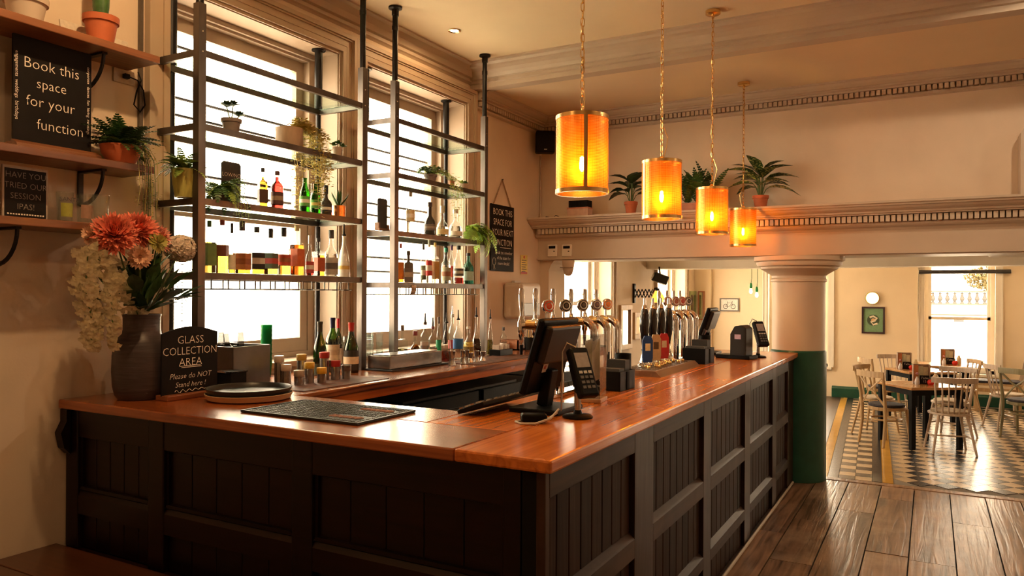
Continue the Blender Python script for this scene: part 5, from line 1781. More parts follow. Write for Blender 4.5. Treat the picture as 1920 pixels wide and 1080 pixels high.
def succulent(t, c, r, n, m, seed):
    rr = random.Random(seed)
    for i in range(n):
        a = i * 2.4
        e = -.1 + 1.4 * i / n
        d = Vector((math.cos(a) * math.cos(e), math.sin(a) * math.cos(e), math.sin(e)))
        mb = MB()
        petal(mb, (0, 0, 0), d, (0, 0, 1), r * (1.05 - .4 * i / n), r * .66, .2, 3)
        o = mb.build('leaf', m, t, smooth=True, fix=False, loc=c)


gwp = 'potted plants on the window shelves'
# nearer window: second shelf
P = on(432, -3.24, U1[1] + .0015)
t = thing('potted_succulent', 'small grey pot with a branching succulent in the nearer window', 'potted plant', P, 0, gwp)
M_greypot = mat('grey_clay', (.20, .17, .16), .7, var=.1, scale=20)
pot(t, .052, .075, M_greypot)
for k, (dx, dz, r) in enumerate(((-.03, .135, .045), (.012, .15, .04), (.05, .10, .042))):
    MB().tube([(0, 0, .06), (0, dx * .6, .06 + (dz - .06) * .5), (0, dx, dz)], .003, 5).build('stem', M_stem, t)
    succulent(t, (0, dx, dz), r, 20, M_leafd, 30 + k)
P = on(541, -3.26, U1[1] + .0015)
t = thing('potted_trailer', 'birch-bark planter with a yellow trailing plant spilling down', 'potted plant', P, 0, gwp)
M_bark = mat('birch_bark', (.34, .25, .18), .85, var=.35, scale=14, stretch=(1, 1, .35), bump=.3)
MB().lathe([(0, 0), (.072, 0), (.078, .03), (.076, .085), (.080, .11), (.07, .112), (.066, .09), (0, .085)], 28).build('planter', M_bark, t, smooth=True)
M_yel = mat('yellowing_leaf', (.52, .40, .10), .6, var=.3, scale=30)
rr = random.Random(40)
for i in range(20):
    y1 = .06 + .010 * i + rr.uniform(-.02, .02)
    z1 = -.05 - rr.uniform(.0, .33)
    x1 = rr.uniform(-.04, .12)
    vine(t, [(0, .03, .10), (x1 * .4, y1 * .5 + .02, .15 + rr.uniform(-.03, .03)), (x1, y1, .09), (x1 + .01, y1 + .02, z1 * .4), (x1 + .015, y1 + .015 + rr.uniform(-.02, .03), z1)], (M_yel, M_leafy, M_yel)[i % 3], 95, .026, 50 + i, jit=.022)
P = on(630, -3.225, U1[1] + .0015)
t = thing('potted_succulent', 'small pale pot with dark rosette leaves at the right of the second shelf', 'potted plant', P, 0, gwp)
pot(t, .036, .06, mat('pale_clay', (.42, .34, .28), .7, var=.1, scale=20))
for k in range(3):
    succulent(t, (.01 * k, -.03 + .03 * k, .065 + .015 * (k % 2)), .036, 10, M_leaf, 60 + k)
# nearer window: third shelf
P = on(345, -3.245, U1[2] + .0015)
t = thing('potted_fern', 'yellow-green ribbed pot of bushy fern at the left of the third shelf', 'potted plant', P, 0, gwp)
M_ygpot = mat('yellow_green_glaze', (.40, .38, .10), .4, var=.25, scale=8, stretch=(10, 10, .3))
MB().lathe([(0, 0), (.045, 0), (.055, .06), (.062, .14), (.056, .14), (.05, .12), (0, .12)], 20).build('pot', M_ygpot, t, smooth=True)
fern(t, .13, 44, .15, [M_leafl, M_leaf, M_leafl], 71, el=(.2, 1.5), droop=1.5, w=.024)
P = on(412, -3.235, U1[2] + .0015)
t = thing('potted_fern', 'low pot of light green fern trailing over the third shelf', 'potted plant', P, 0, gwp)
pot(t, .05, .055, M_greypot)
fern(t, .05, 52, .18, [M_leafl, M_leafl, M_leaf], 72, el=(.1, 1.3), droop=2.3, w=.026)
for i in range(5):
    vine(t, [(.0, -.04 + .02 * i, .06), (.06, .0 + .02 * i, .07), (.10, .01 + .02 * i, .0), (.105, .015 + .02 * i, -.07 - .03 * (i % 3))], M_leafl, 34, .013, 80 + i)
P = on(634, -3.23, U1[2] + .0015)
t = thing('potted_aloe', 'aloe in a shiny copper pot at the right of the third shelf', 'potted plant', P, 0, gwp)
MB().lathe([(0, 0), (.042, 0), (.045, .07), (.041, .07), (.040, .06), (0, .06)], 24).build('pot', mat('copper', (.80, .36, .16), .22, 1.0), t, smooth=True)
for k in range(11):
    a = k * 2.4
    e = .5 + .9 * k / 11
    leaf_at(t, (0, 0, .06), (math.cos(a) * math.cos(e), math.sin(a) * math.cos(e), math.sin(e)), (0, 0, 1), .11, .018, M_leaf, .25)
# slate sign LOW/NO
P = on(432, -3.32, U1[2] + .0015)
t = thing('slate_sign', 'small slate sign reading LOW/NO on the third shelf', 'sign', P, 0)
h, w = .235, .062
MB().prism([(-w, .012), (w, .012), (w, h - .012), (w - .012, h), (-w + .012, h), (-w, h - .012)], -.004, .004, 'x').build('slate', mat('worn_slate', (.035, .033, .032), .6, var=.3, scale=20), t)
MB().box(-.02, -w * .9, 0, .02, w * .9, .016).build('stand', M_twig, t)
text('lettering', 'LOW/NO', M_chalk, t, (.0046, 0, h * .70), .030, 'x', thin=-.0006)
MB().box(.0042, -.035, h * .36, .0048, .035, h * .36 + .003).box(.0042, -.03, h * .28, .0048, .028, h * .28 + .003).build('chalk_line', M_chalk, t)
P = on(716, -3.25, U2[2] + .0015)
t = thing('slate_sign', 'blank grey slate on a wooden stand in the farther window', 'sign', P, 0)
h, w = .215, .048
MB().prism([(-w, .012), (w, .012), (w, h - .012), (w - .012, h), (-w + .012, h), (-w, h - .012)], -.004, .004, 'x').build('slate', MATS['worn_slate'], t)
MB().box(-.02, -.055, 0, .02, .055, .014).box(-.016, -.058, .014, .016, -.042, .05).box(-.016, .042, .014, .016, .058, .04).build('stand', mat('stand_wood', (.22, .12, .07), .6), t)
# farther window plants
P = on(741, -3.225, U2[1] + .0015)
t = thing('potted_fern', 'little reddish pot with upright dark fronds in the farther window', 'potted plant', P, 0, gwp)
pot(t, .026, .045, M_terra)
fern(t, .04, 6, .15, [M_leafd], 75, el=(1.1, 1.5), droop=.5, w=.012, seg=14)
P = on(806, -3.24, U2[1] + .0015)
t = thing('potted_trailer', 'string-of-hearts plant trailing from the second shelf of the farther window', 'potted plant', P, 0, gwp)
pot(t, .05, .06, M_greypot)
rr = random.Random(41)
for i in range(18):
    a = rr.uniform(0, 6.28)
    vine(t, [(0, 0, .05), (.05 * math.cos(a), .06 * math.sin(a), .11), (.09 * math.cos(a), .11 * math.sin(a), .07)], (M_leaf, M_leafl)[i % 2], 40, .022, 90 + i)
for i in range(9):
    y = .06 + .02 * i
    vine(t, [(0, .02, .07), (.06, y * .6, .09), (.13, y, .02), (.14, y + .01, -.08), (.14, y + .005, -.10 - .025 * ((i * 3) % 8))], (M_leafl, M_leafy)[i % 2], 48, .019, 110 + i)
P = on(846, -3.22, U2[1] + .0015)
t = thing('potted_sprout', 'tiny terracotta pot with a sprout beside the string-of-hearts', 'potted plant', P, 0, gwp)
pot(t, .024, .045, M_terra)
succulent(t, (0, 0, .04), .03, 7, M_leaf, 120)
P = on(868, -3.235, U2[1] + .0015)
t = thing('potted_succulent', 'low white bowl of succulents at the right of the second shelf', 'potted plant', P, 0, gwp)
MB().lathe([(0, 0), (.035, 0), (.048, .045), (.044, .045), (.04, .035), (0, .035)], 22).build('bowl', mat('pale_clay', (.42, .34, .28), .7), t, smooth=True)
for k in range(4):
    succulent(t, (.015 * math.cos(k * 1.6), .03 * math.sin(k * 1.6), .05), .034, 9, (M_leaf, M_leafl)[k % 2], 130 + k)
P = on(876, -3.235, U2[2] + .0015)
t = thing('potted_fern', 'bright green fern arching out at the end of the farther third shelf', 'potted plant', P, 0, gwp)
pot(t, .045, .06, M_greypot)
M_fern = mat('bright_fern', (.30, .48, .05), .5, var=.25, scale=30)
fern(t, .06, 26, .22, [M_fern, M_fern, M_leafl], 76, az=(-1.2, 2.2), el=(.3, 1.3), droop=2.5, w=.036, seg=16)
fern(t, .06, 14, .34, [M_fern, M_leafl], 77, az=(.1, 1.7), el=(.3, 1.0), droop=2.8, w=.045, seg=18)

# ---- plants and things on the ledge over the beam
LZ, LY = 2.3355, 6.72
gl = 'terracotta pot plants on the plant ledge'


def ledge_at(x):
    return Vector((at(x, 390, Y=LY).x, LY, LZ))


def broadleaf(label, x, pr_, ph, n, l, w, m, seed, hgt):
    t = thing('potted_plant', label, 'potted plant', ledge_at(x), 0, gl)
    pot(t, pr_, ph, M_terra)
    rr = random.Random(seed)
    for i in range(n):
        a = i * 2.4 + rr.uniform(-.3, .3)
        f = i / n
        e = .15 + 1.2 * f
        b = Vector((.012 * math.cos(a), .012 * math.sin(a), ph * .9))
        c = b + Vector((math.cos(a) * .06 * (1 - f), -.01 + math.sin(a) * .03 * (1 - f), hgt * (.35 + .65 * f)))
        MB().tube([b, b.lerp(c, .6) + Vector((0, 0, .02)), c], .0035, 5).build('stalk', M_stem, t)
        d = Vector((math.cos(a) * math.cos(e * .6), (math.sin(a) * .6 if math.sin(a) < 0 else math.sin(a) * .3) * math.cos(e * .6), math.sin(e * .6)))
        leaf_at(t, c, d, (0, 0, 1), l * rr.uniform(.75, 1.1), w * rr.uniform(.8, 1.1), m, -.45)
    return t


m_, nt, p_ = _new('variegated_leaf')
nz = nt.nodes.new('ShaderNodeTexNoise'); nz.inputs['Scale'].default_value = 55
tcv = nt.nodes.new('ShaderNodeTexCoord'); nt.links.new(tcv.outputs['Object'], nz.inputs['Vector'])
cr = nt.nodes.new('ShaderNodeValToRGB')
cr.color_ramp.elements[0].position, cr.color_ramp.elements[1].position = .5, .62
cr.color_ramp.elements[0].color, cr.color_ramp.elements[1].color = (.02, .07, .02, 1), (.40, .40, .14, 1)
nt.links.new(nz.outputs['Fac'], cr.inputs['Fac']); nt.links.new(cr.outputs['Color'], p_.inputs['Base Color'])
p_.inputs['Roughness'].default_value = .4
M_varieg = m_
broadleaf('leafy dark pot plant on the ledge between the first two lamps', 1183, .062, .115, 14, .17, .115, M_leafd, 5, .22)
broadleaf('variegated broad-leaved pot plant on the ledge right of the lamps', 1426, .068, .105, 17, .24, .12, M_varieg, 6, .22)
t = thing('planter_trough', 'long pinkish trough of upright ferns on the ledge behind the lamps', 'planter', ledge_at(1310), 0, None)
M_pinkb = mat('pink_brick_clay', (.48, .22, .15), .8, var=.15, scale=25)
MB().box(-.15, -.06, 0, .15, .06, .07).build('trough', M_pinkb, t, bev=.008)
for k in range(3):
    rr = random.Random(200 + k)
    for i in range(11):
        mb = MB()
        frond(mb, (-.09 + .09 * k + rr.uniform(-.02, .02), rr.uniform(-.02, .02), .07), rr.uniform(PI * .97, 2.03 * PI), rr.uniform(.9, 1.5), rr.uniform(.24, .40), rr.uniform(.3, 1.1), .05, 16)
        mb.build('frond', (M_leaf, M_leafd)[i % 2], t, fix=False)
t = thing('clay_box', 'pale pink clay box on the ledge behind the nearest lamp', 'box', ledge_at(1087), 0)
MB().box(-.11, -.06, 0, .11, .06, .085).build('box', mat('pale_pink_clay', (.58, .40, .32), .8, var=.12, scale=25), t, bev=.006)
MB().box(-.112, -.062, .07, .112, .062, .086).build('box_lid', M_pinkb, t, bev=.004)
P = ledge_at(1088)
t = thing('black_tray', 'black crate lying on the pink clay box', 'crate', (P.x, P.y, P.z + .0865), 0)
MB().box(-.10, -.055, 0, .10, .055, .065).build('crate', M_blackmatt, t, bev=.004)
for k in range(7):
    MB().box(-.09 + k * .027, -.058, .01, -.076 + k * .027, -.0545, .055).build('slat', M_black, t)
P = ledge_at(1146)
t = MB().box(-.02, -.012, 0, .02, .012, .012)
o = tag(t.build('terracotta_shard', M_terra, loc=P, bev=.002), 'small terracotta shard lying on the ledge', 'shard')
# cables straggling along the ledge
P = ledge_at(1035)
o = MB().tube([(-.10, .02, .004), (-.05, -.03, .012), (0, .03, .006), (.05, -.02, .02), (.09, .01, .006), (.14, .03, .004)], .004, 6).build('loose_cable', M_black, loc=P, smooth=True)
tag(o, 'loose dark cable lying at the left end of the ledge', 'cable')

# ---- loudspeaker in the corner
P = Vector((-3.33, 6.76, (at(1022, 245, Y=6.76).z + at(1022, 291, Y=6.76).z) / 2))
P.x = at(1022, 268, Y=6.74).x
t = thing('loudspeaker', 'black loudspeaker mounted high in the corner', 'loudspeaker', (P.x, 6.74, P.z), .55)
hs = .11
MB().box(-.095, -.06, -hs, .095, .06, hs).build('cabinet', M_black, t, bev=.018)
MB().box(-.086, -.066, -hs + .012, .086, -.058, hs - .012).build('grille', M_blackmatt, t, bev=.006)
MB().cbox((0, -.067, -hs + .03), (.03, .002, .01)).build('maker_plate', paint((.5, .48, .45), .3), t)
MB().tube([(0, .05, 0), (0, .13, .02)], .012, 8).build('wall_bracket', M_iron, t)
o = MB().tube([(WX + .012, 6.88, P.z - .1), (WX + .012, 6.88, 2.34)], .006, 6).build('speaker_wire', M_trim)
tag(o, 'thin painted wire running down the corner below the loudspeaker', 'wire')

# ---- on the window wall beyond the shelves
xw = WX + .02
t = thing('hanging_chalkboard', 'black chalkboard hung on a rope advertising the function space', 'chalkboard', (WX + .004, 6.10, 2.10))
hw, hh = .215, .305
MB().box(0, -hw, -hh, .014, hw, hh).build('board', M_slate, t, bev=.003)
MB().tube([(.008, -.17, hh - .01), (.006, 0, hh + .24), (.008, .17, hh - .01)], .006, 6).build('rope', mat('jute_rope', (.35, .23, .13), .9, var=.3, scale=80), t)
MB().lathe([(0, 0), (.005, 0), (.007, .015), (0, .016)], 8, (0, 0, hh + .24), Matrix.Rotation(PI / 2, 3, 'Y')).build('hook', M_iron, t)
for k, (s_, sz) in enumerate((('BOOK THIS', .085), ('SPACE FOR', .085), ('YOUR NEXT', .085), ('FUNCTION', .085))):
    text('lettering', s_, M_chalk, t, (.0148, .0, .235 - k * .093), sz, 'x', thin=-.0012, sx=.82)
MB().box(.0142, -.05, -.09, .0152, .16, -.086).build('underline', M_chalk, t)
for k, s_ in enumerate(('Speak to a member', 'of the team for', 'more details!')):
    text('lettering', s_, M_chalk, t, (.0148, .02, -.135 - k * .05), .044, 'x', thin=-.0006, sx=.95)
MB().tube([(.0152, -.16 + .03 * math.cos(a), -.22 + .035 * math.sin(a)) for a in [k * .52 for k in range(13)]], .002, 4).tube([(.0152, -.16, -.25), (.0152, -.17, -.29), (.0152, -.14, -.29), (.0152, -.16, -.25)], .002, 4).build('rosette_doodle', M_chalk, t)
t = thing('yellow_notice', 'small yellow printed notice pinned to the wall', 'notice', (WX + .003, 6.545, 1.87))
MB().box(0, -.07, -.095, .003, .07, .095).build('card', paint((.72, .55, .12)), t)
for k in range(6):
    MB().box(.0031, -.05, .04 - k * .022, .0036, .05 - .02 * (k % 2), .048 - k * .022).build('print_line', paint((.12, .09, .05)), t)
MB().lathe([(0, .0), (.014, 0), (.014, .001), (0, .001)], 12, (.0031, 0, .075), Matrix.Rotation(PI / 2, 3, 'Y')).build('red_seal', paint((.5, .05, .04)), t)
MB().box(.0031, -.065, -.09, .0037, .065, -.07).build('red_strip', paint((.45, .06, .05)), t)
t = thing('towel_dispenser', 'white plastic hand towel dispenser on the wall', 'dispenser', (WX + .004, 6.33, 1.52))
MB().box(0, -.20, -.17, .20, .20, .17).build('casing', mat('white_plastic', (.74, .68, .60), .35), t, bev=.035, seg=4)
MB().box(.196, -.16, -.14, .204, .16, -.02).build('smoky_window', mat('smoky_plastic', (.16, .14, .13), .2), t, bev=.004)
MB().box(.02, -.06, .17, .05, .06, .19).build('hinge', paint((.6, .55, .5)), t)

# ---- on the beam
for k, x in enumerate((1037, 1064)):
    P = at(x, 470, Y=6.85)
    t = thing('thermostat', ['left', 'right'][k] + ' of the two white thermostats on the beam', 'thermostat', (P.x, 6.849, P.z), 0, 'thermostats on the beam')
    MB().box(-.052, -.022, -.06, .052, 0, .06).build('casing', mat('white_plastic', (.74, .68, .60), .35), t, bev=.006)
    MB().box(-.036, -.024, .02, .036, -.021, .045).build('display', M_black, t)
    MB().box(.015, -.025, -.012, .03, -.021, -.003).build('button', M_black, t)
P = at(1063, 503, Y=6.80)
t = thing('alarm_sounder', 'rounded cream alarm sounder fixed under the beam', 'alarm sounder', (P.x, 6.83, BB), 0)
MB().lathe([(0, -.155), (.025, -.152), (.045, -.13), (.058, -.08), (.066, -.03), (.066, .0), (0, 0)], 20, sy=.6).build('shell', M_trim, t, smooth=True)
MB().box(-.07, -.045, -.075, .07, -.034, -.069).build('seam', paint((.3, .25, .2)), t)

# ================================================================== wall shelves at the left
M_shelfw = wood('shelf_plank', (.10, .035, .014), (.34, .13, .05), 'y', .42, coat=.2, bump=.15, per_obj=.2)
SHL = [(2.69, 2.725, 2.36, 'top wall shelf of dark red wood'), (2.155, 2.19, 2.335, 'middle wall shelf of dark red wood under the black poster'), (1.862, 1.897, 2.152, 'lowest wall shelf of dark red wood beside the bouquet')]
for z0, z1, ye, lb in SHL:
    t = thing('wall_shelf', lb, 'shelf', (WX, 0, 0), 0, 'wall shelves at the left')
    MB().box(.003, .9, z0, .25, ye, z1).build('plank', M_shelfw, t, bev=.004)
    for yb in ((2.12 if ye > 2.2 else 1.75), 1.2):
        m = MB()
        m.box(.003, yb - .012, z0 - .16, .012, yb + .012, z0).box(.003, yb - .012, z0 - .010, .19, yb + .012, z0)
        pts = [(.18 - .17 * (1 - math.cos(a)) * 1.0, yb, z0 - .008 - .15 * math.sin(a)) for a in [PI / 2 * k / 8 for k in range(9)]]
        m.tube(pts, .009, 6)
        m.build('bracket', M_iron, t)

Z1, Z2, Z3 = SHL[0][1] + .001, SHL[1][1] + .001, SHL[2][1] + .001
XS = -3.37
# board "Book this space for your function"
t = thing('poster_board', 'black poster board with chalk words Book this space for your function', 'poster', (-3.37, 1.922, Z2))
hw = .168
hh = .455
MB().box(-.006, -hw, .03, .006, hw, hh + .03).build('board', M_slate, t)
MB().prism([(-.05, 0), (.06, 0), (.05, .022), (.012, .04), (.008, .03), (-.008, .03), (-.04, .03)], -hw - .01, hw + .02, 'y').build('stand', M_shelfw, t)
for s_, y, z_, sz in (('Book this', -.008, .375, .066), ('space', -.01, .295, .062), ('for your', -.012, .215, .066), ('function', .03, .12, .066)):
    text('lettering', s_, M_chalk, t, (.0068, y, z_), sz, 'x', thin=-.0012, sx=.95)
text('lettering', 'engagements  weddings  birthdays', M_chalk, t, (.0068, -hw + .014, .27), .021, rot=(PI / 2, PI / 2, PI / 2))
text('lettering', 'corporate  dances  fun  hiring  meetings', M_chalk, t, (.0068, hw - .014, .27), .019, rot=(PI / 2, PI / 2, PI / 2))
# framed chalk board "Have you tried our session IPAs"
t = thing('framed_chalkboard', 'white framed chalkboard about session beers on the lowest shelf', 'chalkboard', (-3.38, 1.812, Z3), 0)
MB().box(-.008, -.092, .0, .004, .092, .225).build('frame', paint((.42, .36, .30)), t)
MB().box(.004, -.084, .008, .007, .084, .212).build('board', M_slate, t)
for k, s_ in enumerate(('HAVE YOU', 'TRIED OUR', 'SESSION', 'IPAS!')):
    text('lettering', s_, mat('faded_chalk', (.26, .23, .2), .9), t, (.0076, .0, .185 - k * .044), .036, 'x', thin=-.001, sx=.95)
mb = MB()
for k in range(14):
    mb.box(.0072, -.075 + k * .011, .018, .0078, -.068 + k * .011, .024)
tag(mb.build('chalk_line', M_chalk, t, fix=False), kind='stuff')
PINT = [(0, 0), (.027, 0), (.030, .004), (.034, .10), (.036, .135), (.034, .135), (.032, .10), (.028, .008), (0, .008)]
M_pintp = paint((.50, .42, .30))
for k, (y, c) in enumerate(((1.97, (.30, .32, .05)), (2.06, (.34, .20, .14)), (2.105, (.5, .45, .4)))):
    t = thing('pint_glass', ['branded pint glass beside the chalk frame', 'patterned pint glass in the middle of the lowest shelf', 'plain tall glass at the end of the lowest shelf'][k], 'glass', (-3.36 + .05 * (k == 2), y, Z3), 0, 'pint glasses on the lowest wall shelf')
    MB().lathe(PINT, 22).build('glass', M_clear, t, smooth=True)
    if k < 2:
        o = MB()
        for q in range(7):
            a = -.9 + q * .3
            o.lathe([(.0335, .03), (.0352, .09)], 40)
            break
        m = MB()
        for q in range(10):
            a0, a1 = -1.0 + q * .16, -1.0 + (q + 1) * .16
            r0, r1 = .0318, .0345
            m.add([(r0 * math.cos(a0), r0 * math.sin(a0), .025), (r0 * math.cos(a1), r0 * math.sin(a1), .025), (r1 * math.cos(a1), r1 * math.sin(a1), .085), (r1 * math.cos(a0), r1 * math.sin(a0), .085)], [(0, 1, 2, 3)])
        m.build('print', paint(c), t, smooth=True)
        if k == 0: text('lettering', 'SANTA', paint((.04, .03, .03)), t, (.0375, 0, .100), .026, rot=(PI / 2, 0, PI / 2 - .2))
# top shelf: terracotta pot with cactus, white cards, white pot
t = thing('potted_cactus', 'terracotta pot with a smooth green cactus on the top wall shelf', 'potted plant', (-3.31, 2.10, Z1), 0)
pot(t, .075, .115, M_terra)
MB().lathe([(0, .09), (.03, .10), (.040, .16), (.043, .26), (.038, .36), (0, .40)], 16, sy=.8).build('cactus', M_leaf, t, smooth=True)
for k, (y0, y1, h) in enumerate(((1.98, 2.14, .085), (2.17, 2.31, .075))):
    o = MB().cbox((0, 0, h / 2 + .002), (.008, y1 - y0, h), Matrix.Rotation(-.2, 3, 'Y')).build('white_card', paint((.62, .55, .45)), loc=(-3.42, (y0 + y1) / 2, Z1 + .004), bev=.002)
    tag(o, ['white card leaning behind the terracotta pot on its left', 'white card leaning behind the terracotta pot on its right'][k], 'card', 'white cards on the top shelf')
t = thing('white_pot', 'white pot with dark leaves cut by the top of the picture', 'potted plant', (-3.36, 1.80, Z1), 0)
pot(t, .085, .11, mat('white_glaze', (.55, .48, .40), .4))
for k in range(9):
    a = k * 2.4
    leaf_at(t, (0, 0, .10), (math.cos(a) * .6, math.sin(a) * .6, .7), (0, 0, 1), .16, .06, M_leafd, -.3)
# fern on the middle shelf
t = thing('potted_fern', 'fern in a terracotta bowl trailing from the middle wall shelf', 'potted plant', (-3.33, 2.215, Z2), 0)
MB().lathe([(0, 0), (.055, 0), (.085, .05), (.092, .085), (.084, .085), (.078, .06), (0, .06)], 26).build('pot', M_terra, t, smooth=True)
fern(t, .065, 46, .21, [M_leaf, M_leafd, M_leaf], 301, el=(.6, 1.55), droop=1.2, w=.040, seg=14)
fern(t, .065, 16, .17, [M_leafl, M_leaf], 302, az=(-.5, 2), el=(.2, .9), droop=1.8, w=.03)
for i in range(7):
    y = .02 + .016 * i
    vine(t, [(.02, .02, .08), (.07, y * .8, .09), (.10, y, .02), (.105, y + .005, -.12), (.105, y + rr.uniform(-.01, .01), -.20 - .05 * (i % 3))], (M_leafy, M_leaf)[i % 2], 40, .013, 310 + i)
for i in range(3):
    y = .13 + .012 * i
    vine(t, [(.02, .04, .08), (.02, .10, .10), (.0, y, .02), (.0, y, -.15), (.0, y, -.26)], M_leaf, 36, .012, 330 + i)
# socket and cable
t = thing('wall_socket', 'white double wall socket under the top shelf with a black plug', 'socket', (WX + .001, 2.335, 2.655))
MB().box(0, -.055, -.034, .010, .055, .034).build('plate', paint((.52, .44, .34), .4), t, bev=.003)
MB().box(.010, -.012, -.012, .035, .016, .012).build('plug', M_black, t, bev=.004)
MB().tube([(.03, .0, 0), (.04, .05, -.01), (.03, .09, -.05), (.02, .105, -.12), (.02, .08, -.16), (.02, .045, -.13), (.02, .06, -.06), (.02, .085, .0), (.015, .07, .04)], .0035, 6).build('flex', M_black, t, smooth=True)
o = MB().box(WX + .001, 2.413, 2.2, WX + .018, 2.433, 3.4)
tag(o.build('cable_trunking', paint((.10, .08, .06))), 'dark cable trunking beside the window surround', 'trunking')
# ================================================================== dining room beyond the beam
M_beech = wood('pale_beech', (.38, .24, .11), (.62, .42, .22), 'z', .4, bump=.05, per_obj=.1)
M_wash = wood('washed_ash', (.36, .27, .20), (.62, .50, .40), 'z', .45, bump=.1, per_obj=.1)
M_ttop = wood('oak_table_top', (.40, .19, .06), (.62, .34, .13), 'x', .25, coat=.4, bump=.05, per_obj=.1)
M_cush = mat('charcoal_cushion', (.045, .04, .05), .8, var=.15, scale=40)
M_pcush = mat('patterned_cushion', (.55, .45, .33), .8, var=.35, scale=18)


def spindle_chair(label, loc, rz, m=M_wash, cushion=M_pcush):
    """faces local +Y: back at -Y"""
    t = thing('spindle_chair', label, 'chair', loc, rz, 'chairs in the dining room')
    sz = .405
    out = [(.19 * math.cos(a) * (1 if math.sin(a) < 0 else 1.04), .19 * math.sin(a) + .01) for a in [2 * PI * k / 20 for k in range(20)]]
    MB().prism(out, sz - .022, sz, 'z').build('seat', m, t, bev=.006)
    MB().prism([(x * .88, y * .88) for x, y in out], sz, sz + .022, 'z').build('cushion', cushion, t, bev=.008)
    for x, y in ((-.13, -.12), (.13, -.12), (-.13, .13), (.13, .13)):
        MB().tube([(x, y, sz - .02), (x * 1.5, y * (1.6 if y < 0 else 1.35), 0)], [.016, .011], 8).build('leg', m, t, smooth=True)
    MB().tube([(-.165, -.15, .16), (-.165, .15, .16)], .008, 6).tube([(.165, -.15, .16), (.165, .15, .16)], .008, 6).tube([(-.165, 0, .16), (.165, 0, .16)], .008, 6).build('stretcher', m, t)
    n = 7
    for k in range(n):
        f = k / (n - 1) * 2 - 1
        b = Vector((f * .145, -.155 + .055 * f * f, sz))
        e = Vector((f * .175, -.225 + .06 * f * f, .735))
        MB().tube([b, e], .0075 if abs(f) < .99 else .010, 6).build('spindle', m, t, smooth=True)
    pts = [Vector((f * .205, -.23 + .065 * f * f, .745)) for f in [-1 + k / 5 for k in range(11)]]
    m_ = MB()
    for a, b in zip(pts, pts[1:]):
        m_.beam(a, b, .020, .055)
    m_.build('top_rail', m, t)
    return t


def cross_chair(label, loc, rz, m=M_beech, cushion=M_cush):
    t = thing('cross_back_chair', label, 'chair', loc, rz, 'chairs in the dining room')
    sz = .405
    out = [(.19 * math.cos(a), .185 * math.sin(a) + .01) for a in [2 * PI * k / 20 for k in range(20)]]
    MB().prism(out, sz - .035, sz, 'z').build('seat', m, t, bev=.005)
    MB().prism([(x * .95, y * .95) for x, y in out], sz, sz + .028, 'z').build('cushion', cushion, t, bev=.010)
    for x in (-.15, .15):
        MB().tube([(x, .13, sz - .02), (x * 1.08, .17, 0)], [.017, .013], 8).build('leg', m, t, smooth=True)
        MB().tube([(x * 1.12, -.20, 0), (x * 1.05, -.165, .25), (x * 1.05, -.165, sz), (x * 1.12, -.21, .76)], [.014, .017, .018, .015], 8).build('back_leg', m, t, smooth=True)
    pts = [(.155 * math.cos(a), .15 * math.sin(a), .27) for a in [2 * PI * k / 20 for k in range(21)]]
    MB().tube(pts, .010, 6, caps=False).build('ring_stretcher', m, t, smooth=True)
    for s_ in (-1, 1):
        pts = [(s_ * .155, -.168, sz + .02), (s_ * .03, -.20, sz + .17), (-s_ * .03, -.215, sz + .21), (-s_ * .165, -.205, .735)]
        MB().tube(pts, .011, 6, flat=.5).build('cross_brace', m, t, smooth=True)
    pts = [Vector((f * .18, -.212 - .03 * (1 - f * f), .755)) for f in [-1 + k / 4 for k in range(9)]]
    m_ = MB()
    for a, b in zip(pts, pts[1:]):
        m_.beam(a, b, .022, .062)
    m_.build('top_rail', m, t)
    return t


def dining_table(label, loc, rz, s=.60, h=.64):
    t = thing('dining_table', label, 'table', loc, rz, 'square tables in the dining room')
    MB().box(-s / 2, -s / 2, h - .028, s / 2, s / 2, h).build('top', M_ttop, t, bev=.004)
    q = s / 2 - .035
    for x in (-q, q):
        for y in (-q, q):
            MB().box(x - .024, y - .024, 0, x + .024, y + .024, h - .028).build('leg', M_blackmatt, t, bev=.003)
    for sx, sy in ((1, 0), (-1, 0), (0, 1), (0, -1)):
        MB().box(*((sx * q - .01, -q, h - .085, sx * q + .01, q, h - .028) if sx else (-q, sy * q - .01, h - .085, q, sy * q + .01, h - .028))).build('apron', M_blackmatt, t)
    return t


